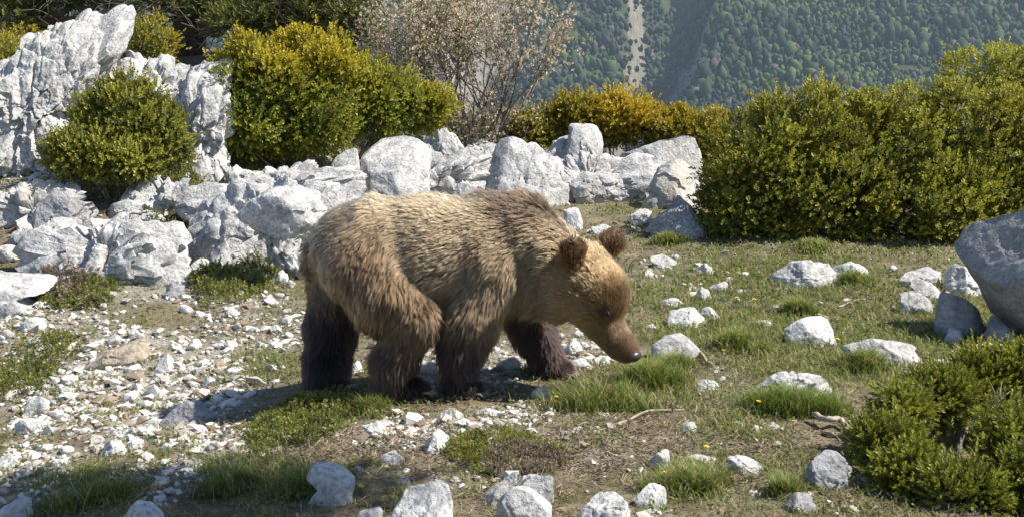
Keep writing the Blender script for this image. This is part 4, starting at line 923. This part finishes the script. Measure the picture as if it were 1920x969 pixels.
# ------------------------------------------------------------------ leafy plants
def sprig(nl, L, ll, lw, tilt, seed, tipbias=.15):
    g = np.random.default_rng(seed); V = []; t = np.linspace(tipbias, 1, nl)
    for i in range(nl):
        a = i * 2.399 + g.uniform(-.4, .4); ti = tilt * (1.1 - .55 * t[i]) * g.uniform(.8, 1.2); d = np.array([math.cos(a) * math.sin(ti), math.sin(a) * math.sin(ti), math.cos(ti)])
        s = np.array([-math.sin(a), math.cos(a), 0]); b = np.array([0, 0, t[i] * L]); l = ll * g.uniform(.75, 1.15)
        up = np.cross(s, d); V += [b, b + d * l * .5 + s * lw - up * lw * .35, b + d * l, b + d * l * .5 - s * lw - up * lw * .35]
    return np.array(V), np.concatenate([[[4 * i, 4 * i + 1, 4 * i + 2], [4 * i, 4 * i + 2, 4 * i + 3]] for i in range(nl)]), np.repeat(t, 4)
def place(temps, P, D, S, C, tipc=1.25):
    """copies of leaf sprigs at P, pointing along D"""
    n = len(P); D = unit(D); ref = np.where(np.abs(D[:, 2:3]) > .9, [1.0, 0, 0], [0, 0, 1.0]); A = unit(np.cross(D, ref)); Bv = np.cross(D, A); r = rng.uniform(0, 6.28, n)[:, None]; A, Bv = A * np.cos(r) + Bv * np.sin(r), -A * np.sin(r) + Bv * np.cos(r)
    which = rng.integers(len(temps), size=n); b = Buf()
    for k, (V0, F0, t0) in enumerate(temps):
        m = which == k; q = m.sum()
        if not q: continue
        V = P[m][:, None] + S[m][:, None, None] * (V0[None, :, :1] * A[m][:, None] + V0[None, :, 1:2] * Bv[m][:, None] + V0[None, :, 2:] * D[m][:, None])
        F = (F0[None] + (np.arange(q) * len(V0))[:, None, None]).reshape(-1, 3); cc = C[m][:, None] * (.8 + (tipc - .8) * t0)[None, :, None] * rng.uniform(.85, 1.15, (q, len(t0), 1))
        b.add(V.reshape(-1, 3), F, cc.reshape(-1, 3))
    return b
BOX = [sprig(9, .050, .020, .0068, 1.0, s, .2) for s in range(5)]
JUN = [sprig(10, .050, .017, .0036, .75, 20 + s) for s in range(5)]
CUSH = [sprig(7, .022, .010, .0030, .9, 40 + s) for s in range(4)]
def lobe_clumps(lobes, n, rc, floor_z):
    """clump centres over the outer side of a set of ellipsoids"""
    vol = np.array([l[1][0] * l[1][2] + l[1][0] * l[1][1] for l in lobes]); pk = rng.choice(len(lobes), n * 3, p=vol / vol.sum()); d = unit(rng.normal(size=(n * 3, 3)))
    c = np.array([l[0] for l in lobes])[pk]; r = np.array([l[1] for l in lobes])[pk]; P = c + d * r * rng.uniform(.80, 1.10, (n * 3, 1)); ok = P[:, 2] > floor_z(P) + .02
    for i, (lc, lr) in enumerate(lobes): ok &= (np.linalg.norm((P - lc) / lr, axis=1) > .84) | (pk == i)
    P, O = P[ok][:n], unit(d[ok][:n] / r[ok][:n]); return P, O
def bush(name, lobes_px, label, nclump, per, rc, pal, temps=BOX, ssize=1.0, depth=.7, yell=0.0, stems=9, cat='shrub', fill=.35, up=.35, tone=.28):
    """lobes (px, py, rx, ry, Y) in photo pixels -> rounded shrub of leafy clumps on woody stems"""
    lobes = []
    for (px, py, rx, ry, Y) in lobes_px:
        s = mpp(Y); lobes.append((W(px, py, Y), np.maximum(np.array([rx * s, depth * rx * s, ry * s]) - rc * .75, .3 * ry * s)))
    allc = np.array([l[0] for l in lobes]); base = allc.mean(0).copy(); base[2] = float(gz(base[0], base[1]))
    fz = lambda P: gz(P[:, 0], P[:, 1])
    Pc, Oc = lobe_clumps(lobes, nclump, rc, fz); m = len(Pc)
    if m < 3: return None
    m = len(Pc); rcl = rc * rng.uniform(.55, 1.35, m)
    k = np.repeat(np.arange(m), per); n = len(k); d = unit(rng.normal(size=(n, 3)) + Oc[k] * .9 + [0, 0, up])
    stray = rng.uniform(size=n) < .10; P = Pc[k] + d * (rcl[k] * np.where(stray, rng.uniform(1.0, 1.7, n), rng.uniform(.5, 1.05, n)))[:, None]; D = unit(d + .5 * Oc[k] + [0, 0, .45] + .35 * rng.normal(size=(n, 3)))
    # inner leaves
    nf = int(n * fill); lk = rng.integers(len(lobes), size=nf); dd = unit(rng.normal(size=(nf, 3))); Pf = np.array([l[0] for l in lobes])[lk] + dd * np.array([l[1] for l in lobes])[lk] * rng.uniform(.45, .9, (nf, 1)); Df = unit(dd + rng.normal(size=(nf, 3)) * .6)
    P = np.concatenate([P, Pf]); D = np.concatenate([D, Df]); kc = np.concatenate([k, rng.integers(m, size=nf)]); ok = P[:, 2] > fz(P) + .005; n0 = int(ok[:n].sum()); P, D, kc = P[ok], D[ok], kc[ok]; n = len(P)
    ct = np.clip(.5 + tone * rng.standard_normal(m), 0, 1)[kc][:, None]; t = np.clip(ct + .18 * rng.standard_normal((n, 1)), 0, 1); a, b_, y_ = [np.array(c) for c in pal]
    C = a * (1 - t) + b_ * t; yl = np.clip(yell * (1.2 * fbm(P * 1.6, 33, 2) + .9 * sstep(lobes[0][0][2] - .2, max(l[0][2] + l[1][2] for l in lobes), P[:, 2])), 0, 1)[:, None]; C = C * (1 - yl) + y_ * yl
    root = add_obj(name, None, label=label, cat=cat, loc=base); root.empty_display_size = .2
    bf = place(temps, P - base, D, ssize * rng.uniform(.75, 1.3, n) * np.where(np.arange(n) >= n0, 1.7, 1.0), C); add_obj('foliage', bf.mesh('foliage'), M_LEAF, root)
    for j in rng.choice(m, min(stems, m), replace=False):
        b = Buf()
        e = Pc[j] - base; foot = np.array([e[0] * .35 + rng.uniform(-.08, .08), e[1] * .35, 0]); foot[2] = float(gz(base[0] + foot[0], base[1] + foot[1])) - base[2] - .03
        mid = foot * .5 + e * .5 + rng.normal(size=3) * .06; tt = np.linspace(0, 1, 7)[:, None]; pts = (1 - tt) ** 2 * foot + 2 * tt * (1 - tt) * mid + tt ** 2 * e; sc = np.linalg.norm(e)
        tube_into(b, pts, np.linspace(.016, .004, 7) * (.6 + .5 * sc), 6)
        for _ in range(3):
            p0 = pts[rng.integers(3, 6)]; q = p0 + unit(e - foot + rng.normal(size=3) * .7 * sc) * .3 * sc; tube_into(b, [p0, (p0 + q) / 2 + rng.normal(size=3) * .02, q], [.006 * (.6 + .5 * sc), .004, .002], 5)
        add_obj('stem', b.mesh('stem', True), M_TWIG, root)
    return root
PAL_G = ((.090, .105, .014), (.275, .265, .030), (.36, .28, .026)); PAL_J = ((.075, .092, .016), (.235, .24, .032), (.28, .25, .03))
bush('boxwood_bush', [(1430, 328, 112, 118, 8.9), (1520, 290, 125, 128, 9.1), (1640, 300, 130, 118, 9.15), (1740, 290, 140, 135, 9.2), (1830, 300, 140, 130, 9.25), (1910, 310, 130, 130, 9.3), (1410, 390, 105, 85, 8.85), (1540, 385, 160, 100, 8.95), (1720, 390, 170, 95, 9.0), (1880, 390, 150, 100, 9.1), (2020, 340, 120, 120, 9.3)],
     'large round dark olive bush beside the big grey boulder', 500, 36, .115, PAL_G, ssize=1.25, yell=.2, fill=.18, tone=.36)
bush('boxwood_bush', [(480, 175, 88, 105, 9.7), (575, 170, 120, 105, 10.0), (680, 185, 105, 70, 10.4), (775, 205, 70, 42, 10.6), (450, 235, 55, 55, 9.5), (550, 240, 110, 45, 9.9)],
     'large green bush with a yellowing top above the cracked boulder', 290, 38, .12, ((.085, .110, .016), (.26, .27, .028), (.40, .31, .022)), ssize=1.25, yell=.6, fill=.22, tone=.34)
bush('boxwood_bush', [(240, 225, 88, 68, 8.55), (295, 260, 58, 62, 8.5), (155, 290, 68, 42, 8.3), (225, 305, 70, 34, 8.3)],
     'small green bush growing against the tall pale outcrop', 150, 38, .10, ((.10, .115, .018), (.28, .27, .040), (.36, .30, .035)), ssize=1.05, yell=.25, fill=.3, tone=.34)
bush('boxwood_bush', [(1000, 250, 50, 38, 12.6), (1085, 225, 62, 42, 12.7), (1175, 225, 66, 40, 12.7), (1270, 245, 66, 42, 12.6), (1335, 275, 45, 55, 12.2)],
     'long yellow-orange bush behind the ridge rocks', 150, 36, .14, ((.12, .12, .016), (.25, .21, .022), (.40, .29, .018)), ssize=1.5, yell=.7, fill=.4)
bush('shrub', [(1830, 140, 75, 45, 10.6), (1915, 120, 60, 40, 10.7), (1900, 180, 80, 50, 10.5), (1980, 140, 60, 60, 10.8)],
     'loose light yellow-green shrub rising behind the large round bush', 90, 20, .09, ((.17, .18, .03), (.34, .33, .05), (.38, .34, .05)), ssize=1.2, yell=.2, fill=.15, stems=22)
bush('juniper', [(1760, 750, 70, 40, 4.0), (1850, 720, 80, 50, 4.1), (1930, 700, 70, 60, 4.1), (1660, 835, 62, 42, 3.65), (1700, 890, 60, 45, 3.5), (1800, 940, 75, 50, 3.35), (1900, 830, 60, 60, 3.6), (1920, 920, 60, 70, 3.4), (1690, 765, 46, 24, 3.85), (1740, 960, 60, 40, 3.3)],
     'bushy green juniper filling the foreground corner', 230, 38, .055, PAL_J, temps=JUN, ssize=.95, yell=.1, fill=.12, stems=16, cat='shrub', tone=.3)
bush('boxwood_bush', [(-10, 120, 60, 60, 12.0), (20, 90, 60, 50, 12.6)], 'small yellow-green bush half hidden behind the tall outcrop', 24, 26, .10, PAL_G, ssize=1.2, yell=.4)
bush('boxwood_bush', [(290, 80, 50, 45, 12.3), (255, 90, 45, 35, 12.2)], 'little yellow-green bush beneath the thick dark trunk', 26, 24, .09, PAL_G, ssize=1.1, yell=.5)

# cushion plants and mats
def cushion(px, py, wpx, hpx, n, label, pal, h=.05, temps=CUSH, ss=1.0):
    n = int(n * .62); ss = ss * 1.15
    Y = hit(px, py); c = W(px, py, Y); s = mpp(Y); rx = wpx * .5 * s; ry = max(hpx * .5 * Y * s / 1.1, .05)
    q = np.sqrt(rng.uniform(size=n)); a = rng.uniform(0, 6.28, n); ed = 1 + .35 * fbm(p3(np.cos(a) * 2 + px, np.sin(a) * 2), 3, 2); x = c[0] + rx * q * np.cos(a) * ed; y = Y + ry * q * np.sin(a) * ed
    bump_ = h * np.sqrt(np.maximum(1 - q ** 2, 0.02)) * (.7 + .6 * fbm(p3(x * 14, y * 14), 5, 2)); z = gz(x, y) + np.maximum(bump_, 0)
    P = np.stack([x, y, z], -1); t = np.clip(.5 + .9 * fbm(p3(x * 18, y * 18), 7, 2) + .2 * rng.standard_normal(n), 0, 1)[:, None]; C = np.array(pal[0]) * (1 - t) + np.array(pal[1]) * t
    D = unit(rng.normal(size=(n, 3)) * .5 + [0, 0, 1]); o = np.array([c[0], Y, float(gz(c[0], Y))]); add_obj('cushion_plant', place(temps, P - o, D, ss * rng.uniform(.7, 1.3, n) * min(max(Y / 4.6, .9), 1.7), C).mesh('cushion_plant'), M_LEAF, label=label, cat='plant', loc=o)
CG = ((.08, .095, .022), (.20, .205, .045)); HE_ = ((.12, .085, .065), (.25, .20, .155))
cushion(565, 800, 190, 90, 2600, 'leafy light green cushion plant at the bear\'s hind feet', CG, .07, ss=1.1)
cushion(450, 520, 150, 60, 2200, 'bright green mat below the sloping shaded block', CG, .10)
cushion(305, 375, 130, 70, 2200, 'green mat around the leaning pointed stone', CG, .06)
cushion(940, 850, 210, 60, 2600, 'bright green moss mat around the white wedge stone', ((.10, .11, .02), (.21, .21, .04)), .03, ss=.8)
cushion(160, 505, 140, 50, 1500, 'brown heather patch among the left rocks', HE_, .10, ss=1.1)
cushion(980, 870, 170, 50, 1800, 'brown heather mat behind the long slanting stone', HE_, .04, ss=.9)
cushion(150, 555, 160, 30, 900, 'green patch under the heather', CG, .04)
cushion(1200, 345, 160, 40, 1200, 'dry olive mat at the foot of the ridge rocks', ((.13, .11, .05), (.24, .21, .10)), .06)
cushion(60, 700, 150, 60, 1200, 'flat green patch on the left gravel edge', CG, .03)
cushion(470, 300, 120, 20, 600, 'green fringe at the foot of the large yellow-topped bush', CG, .05)
cushion(920, 335, 60, 30, 500, 'green patch between the ridge rocks above the bear\'s back', CG, .04)

# yellow flowers: stalk and petals
PET = gloss_material('yellow_petal', (0.80, 0.58, 0.02), .6); STK = gloss_material('green_stalk', (.10, .13, .03), .6)
def flower_mesh():
    b = Buf()
    for ring, (nn, ln, el) in enumerate(((10, .012, .25), (8, .008, .8))):
        for k in range(nn):
            a = k / nn * 6.283 + ring * .3; d = np.array([math.cos(a) * math.cos(el), math.sin(a) * math.cos(el), math.sin(el)]); s = np.array([-math.sin(a), math.cos(a), 0]) * .0028
            b.add(np.array([[0, 0, 0], d * ln * .6 + s, d * ln, d * ln * .6 - s]), np.array([[0, 1, 2], [0, 2, 3]]))
    return b.mesh('petals')
FM = flower_mesh(); FM.materials.append(PET); bs = Buf(); tube_into(bs, [(0, 0, 0), (.004, 0, .02), (0, .002, .045)], [.0012, .001, .001], 5); SM = bs.mesh('stalk', True); SM.materials.append(STK)
for k, (px, py, hh) in enumerate([(766, 842, 1.0), (728, 872, .9), (650, 936, .8), (1042, 778, 1.6), (1458, 762, 1.3), (1417, 782, 1.4), (1486, 810, .9), (1565, 660, 1.2), (1380, 578, 1.0), (1412, 580, .9), (1706, 612, 1.1), (1362, 675, .9), (1245, 737, .7), (1255, 906, .9), (1322, 855, .7), (1048, 650, 1.6), (674, 930, .7)]):
    Y = hit(px, py); p = W(px, py, Y); f = add_obj('yellow_flower', None, label='yellow flower near the ' + near_ref(p), cat='flower', group='yellow flowers near the ' + near_ref(p), loc=(p[0], Y, float(gz(p[0], Y)))); f.empty_display_size = .03
    sc = 1.0 * max(1, Y / 4.6); add_obj('stalk', SM, None, f).scale = (sc, sc, hh * sc); pe = add_obj('petals', FM, None, f, loc=(0, .002 * sc, .045 * hh * sc)); pe.scale = (sc,) * 3; f.rotation_euler = (rng.uniform(-.3, .1), rng.uniform(-.2, .2), rng.uniform(0, 6))

# dead sticks
def stick(pts_px, r, label):
    b = Buf(); P = []
    for (px, py, up) in pts_px:
        Y = hit(px, py); q = W(px, py, Y); q[2] = float(gz(q[0], Y)) + r + up; P.append(q)
    P = np.array(P); t = np.linspace(0, 1, 16); k = np.linspace(0, 1, len(P)); Q = np.stack([np.interp(t, k, P[:, i]) for i in range(3)], -1) + rng.normal(size=(16, 3)) * r * .25; o = Q[0].copy()
    tube_into(b, Q - o, r * np.interp(t, [0, .1, .8, 1], [.6, 1, .8, .35]), 7); add_obj('stick', b.mesh('stick', True), M_DEADWOOD, label=label, cat='stick', loc=o)
stick([(1525, 790, .02), (1550, 808, .03), (1575, 800, .02), (1592, 815, .0)], .012, 'twisted bleached stick by the foreground juniper')
stick([(1540, 815, .0), (1565, 822, .0), (1590, 818, .01)], .009, 'short bleached stick below the twisted one')
stick([(1100, 815, .0), (1125, 813, .0), (1215, 778, .01), (1285, 770, .0)], .006, 'long thin pale stick lying right of the wide grass tuft')
stick([(1310, 668, .02), (1325, 685, .01), (1340, 690, 0)], .008, 'bent grey stick behind the smooth grey stone')
stick([(1570, 578, .0), (1600, 570, .01), (1640, 560, .0)], .006, 'dark stick on the dry meadow')
stick([(120, 575, 0), (150, 568, .01), (175, 552, .0)], .010, 'pale stick on the left slope below the heather')

# strap leaves beside the far ear
lb = Buf()
for (dx, L, cv) in ((0, .16, .09), (.02, .12, .03), (-.015, .09, -.04)):
    t = np.linspace(0, 1, 8)[:, None]; pts = np.concatenate([dx + cv * t ** 2, 0 * t, L * t - .05 * t ** 3], 1); w_ = (.006 * (1 - t ** 3))
    V = np.stack([pts - np.array([1, .3, 0]) * w_, pts + np.array([1, .3, 0]) * w_], 1).reshape(-1, 3); i = np.arange(7)[:, None] * 2; lb.add(V, np.concatenate([i + [0, 1, 3], i + [0, 3, 2]]), (.10, .15, .06))
Yl = hit(1178, 512); q = W(1178, 512, Yl); add_obj('strap_leaf_plant', lb.mesh('strap_leaf_plant'), M_LEAF, label='green strap-leaved plant beside the bear\'s far ear', cat='plant', loc=(q[0], Yl, float(gz(q[0], Yl))))

# ------------------------------------------------------------------ blossoming shrub and trees
def grow(b, tips, p, d, L, r, depth, spread, upb=.25, n=2, jit=.12):
    """recursive branch; adds tubes and records tips"""
    m = 5; pts = [p]
    for _ in range(m):
        d = unit(d + rng.normal(size=3) * jit + np.array([0, 0, upb * .12])); pts.append(pts[-1] + d * L / m)
    tube_into(b, pts, np.linspace(r, r * .62, m + 1), 6 if r > .02 else 4)
    for q in pts[2:]:
        if depth <= 1: tips.append((q, d))
    if depth > 0:
        for k in range(n + (rng.uniform() < .5)):
            st = pts[-1] if k < 2 else pts[rng.integers(2, m)]; grow(b, tips, st, unit(d + rng.normal(size=3) * spread + np.array([0, 0, upb])), L * rng.uniform(.62, .85), r * .6, depth - 1, spread, upb, n, jit)
def blossom_shrub():
    Y = 12.6; c = W(880, 300, Y); base = np.array([c[0], Y, float(gz(c[0], Y))]); root = add_obj('flowering_shrub', None, label='twiggy shrub covered in pale pinkish blossom behind the ridge', cat='shrub', loc=base); b = Buf(); tips = []
    for k in range(19):
        a = -1.0 + 1.8 * k / 18; d = unit(np.array([a * .72, rng.uniform(-.3, .3), 1.15])); grow(b, tips, np.array([a * .25, rng.uniform(-.15, .15), -.05]), d, .85, .020, 3, .40, .22)
    for k in range(16): grow(b, tips, np.array([rng.uniform(-.5, .5), rng.uniform(-.2, .2), -.05]), unit(np.array([rng.uniform(-.7, .7), rng.uniform(-.5, .3), 1])), .40, .010, 2, .5, .2)
    add_obj('branch', b.mesh('branch', True), M_TWIG, root)
    P = np.array([t[0] for t in tips]); D = np.array([t[1] for t in tips]); P, D = P[P[:, 2] > .12], D[P[:, 2] > .12]; k = rng.integers(len(P), size=11000); n = len(k); pp = P[k] + rng.normal(size=(n, 3)) * .07; T = [sprig(5, .024, .024, .009, 1.2, 60 + s) for s in range(4)]
    t = rng.uniform(size=(n, 1)); C = np.array([.36, .28, .22]) * (1 - t) + np.array([.66, .56, .48]) * t; gr = rng.uniform(size=(n, 1)) < .22; C = np.where(gr, np.array([.16, .17, .06]), C)
    add_obj('blossom', place(T, pp, unit(D[k] + rng.normal(size=(n, 3)) * .6), rng.uniform(.7, 1.25, n), C, 1.1).mesh('blossom'), M_LEAF, root)
blossom_shrub()

NEED = [sprig(11, .11, .055, .0055, .8, 80 + s) for s in range(4)]
def tree(px, py, Y, trunk_r, H, lean, limbs, clumps_px, label, per=34, rc=.26, pal=((.055, .070, .018), (.175, .185, .045)), dead=0, ss=1.0, group=None, base=None):
    if base is None:
        c = W(px, py, Y); base = np.array([c[0], Y, float(gz(c[0], Y))])
    root = add_obj('juniper_tree', None, label=label, cat='tree', loc=base, group=group); b = Buf(); t = np.linspace(0, 1, 10)
    tp = np.stack([lean[0] * t + .05 * np.sin(t * 7), lean[1] * t, H * t - .15], -1); tube_into(b, tp, trunk_r * (1.25 - .95 * t ** .7), 12); add_obj('trunk', b.mesh('trunk', True), M_BARK, root)
    b = Buf(); tips = []; Cn = []
    for (cx, cy_, rx, ry, Yc) in clumps_px:
        s = mpp(Yc); Cn.append((W(cx, cy_, Yc) - base, np.array([rx * s, rx * s * .8, ry * s])))
    for c, r in Cn:
        h = np.clip(c[2] * .75, .25, H * .95); p0 = np.array([np.interp(h, tp[:, 2], tp[:, 0]), np.interp(h, tp[:, 2], tp[:, 1]), h]); tt = np.linspace(0, 1, 8)[:, None]; mid = (p0 + c) / 2 + np.array([0, 0, -.1]) + rng.normal(size=3) * .12; pts = (1 - tt) ** 2 * p0 + 2 * tt * (1 - tt) * mid + tt ** 2 * c
        pts = pts + rng.normal(size=pts.shape) * .02; tube_into(b, pts, np.linspace(trunk_r * .38, .012, 8), 7)
        for _ in range(7): grow(b, tips, pts[rng.integers(3, 8)], unit(rng.normal(size=3) + (c - p0) * .5), .42, .011, 2, .6, .05)
    for _ in range(dead):
        h = rng.uniform(.3, .8); p0 = np.array([np.interp(h, tp[:, 2], tp[:, 0]), np.interp(h, tp[:, 2], tp[:, 1]), h]); grow(b, [], p0, unit(np.array([rng.uniform(-1, .6), -rng.uniform(.3, 1), .35])), .55, .014, 3, .65, .05)
    add_obj('branch', b.mesh('branch', True), M_BARK if not dead else M_TWIG, root)
    P = []; D = []; K = []
    for i, (c, r) in enumerate(Cn):
        nc = max(5, int(22 * (r[0] * r[2]) / (rc * rc) * .8)); d = unit(rng.normal(size=(nc, 3))); cc = c + d * r * rng.uniform(.35, 1, (nc, 1)); k = np.repeat(np.arange(nc), per); e = unit(rng.normal(size=(len(k), 3)) + [0, 0, .35])
        P.append(cc[k] + e * rc * rng.uniform(.3, 1, (len(k), 1)) * [1, 1, .6]); D.append(unit(e + [0, 0, .5])); K.append(np.clip(.5 + .3 * rng.standard_normal(nc), 0, 1)[k])
    P = np.concatenate(P); D = np.concatenate(D); t = np.clip(np.concatenate(K)[:, None] + .15 * rng.standard_normal((len(P), 1)), 0, 1); C = np.array(pal[0]) * (1 - t) + np.array(pal[1]) * t
    add_obj('crown', place(NEED, P, D, ss * rng.uniform(.7, 1.2, len(P)), C, 1.2).mesh('crown'), M_LEAF, root)
tree(345, 105, 13.6, .20, 3.6, (.3, .2), 5, [(430, 15, 60, 28, 13.4), (300, -40, 90, 40, 13.4), (520, -10, 70, 40, 13.3), (400, -90, 120, 50, 13.5), (270, -130, 120, 60, 13.8), (300, 15, 60, 20, 13.2), (440, 45, 50, 18, 13.0), (380, -10, 60, 26, 13.5)],
     'tree with a thick dark trunk and grey dead twigs behind the outcrop', dead=12, per=18, ss=1.3)
tree(600, 110, 13.2, .14, 3.4, (-.1, .1), 5, [(560, 20, 60, 35, 13.0), (640, 15, 45, 40, 13.0), (600, -60, 90, 50, 13.2), (670, 60, 30, 22, 12.8), (460, 40, 50, 22, 12.8), (520, 45, 40, 18, 12.9), (600, 45, 50, 25, 12.9), (500, 15, 60, 25, 13.1), (640, 50, 45, 25, 12.9)],
     'dark green tree rising behind the large yellow-topped bush', per=20, ss=1.3)
tree(60, 110, 13.8, .16, 3.6, (.1, .2), 5, [(60, -10, 80, 35, 13.6), (160, -5, 60, 30, 13.7), (10, 30, 50, 25, 13.4), (-60, -20, 80, 50, 13.5), (100, -90, 110, 60, 13.8), (190, 20, 40, 18, 13.9)],
     'dark tree with low bare limbs above the left end of the outcrop', dead=6, per=16, ss=1.3)
# tree standing just right of the view; its crown shades the foreground strip
SHB = np.array([1.75, 1.15, float(gz(1.75, 1.15))])
def pix(x, y, z, r, rz): 
    px, py = project(np.array([x, y, z])); return (float(px), float(py), r / mpp(y), rz / mpp(y), y)
tree(0, 0, 0, .13, 3.3, (-.3, .9), 5, [pix(1.95, 3.30, 3.0, .30, .2), pix(1.45, 3.50, 3.0, .32, .2), pix(.90, 3.60, 3.0, .32, .2), pix(1.6, 2.7, 3.2, .4, .3), pix(1.55, 3.1, 3.0, .34, .25), pix(1.0, 3.2, 2.9, .34, .2), pix(.45, 3.45, 2.85, .30, .2), pix(.6, 3.2, 2.8, .3, .2)],
     'juniper tree overhanging the foreground from beside the juniper bush', per=9, rc=.16, base=SHB, ss=1.1)
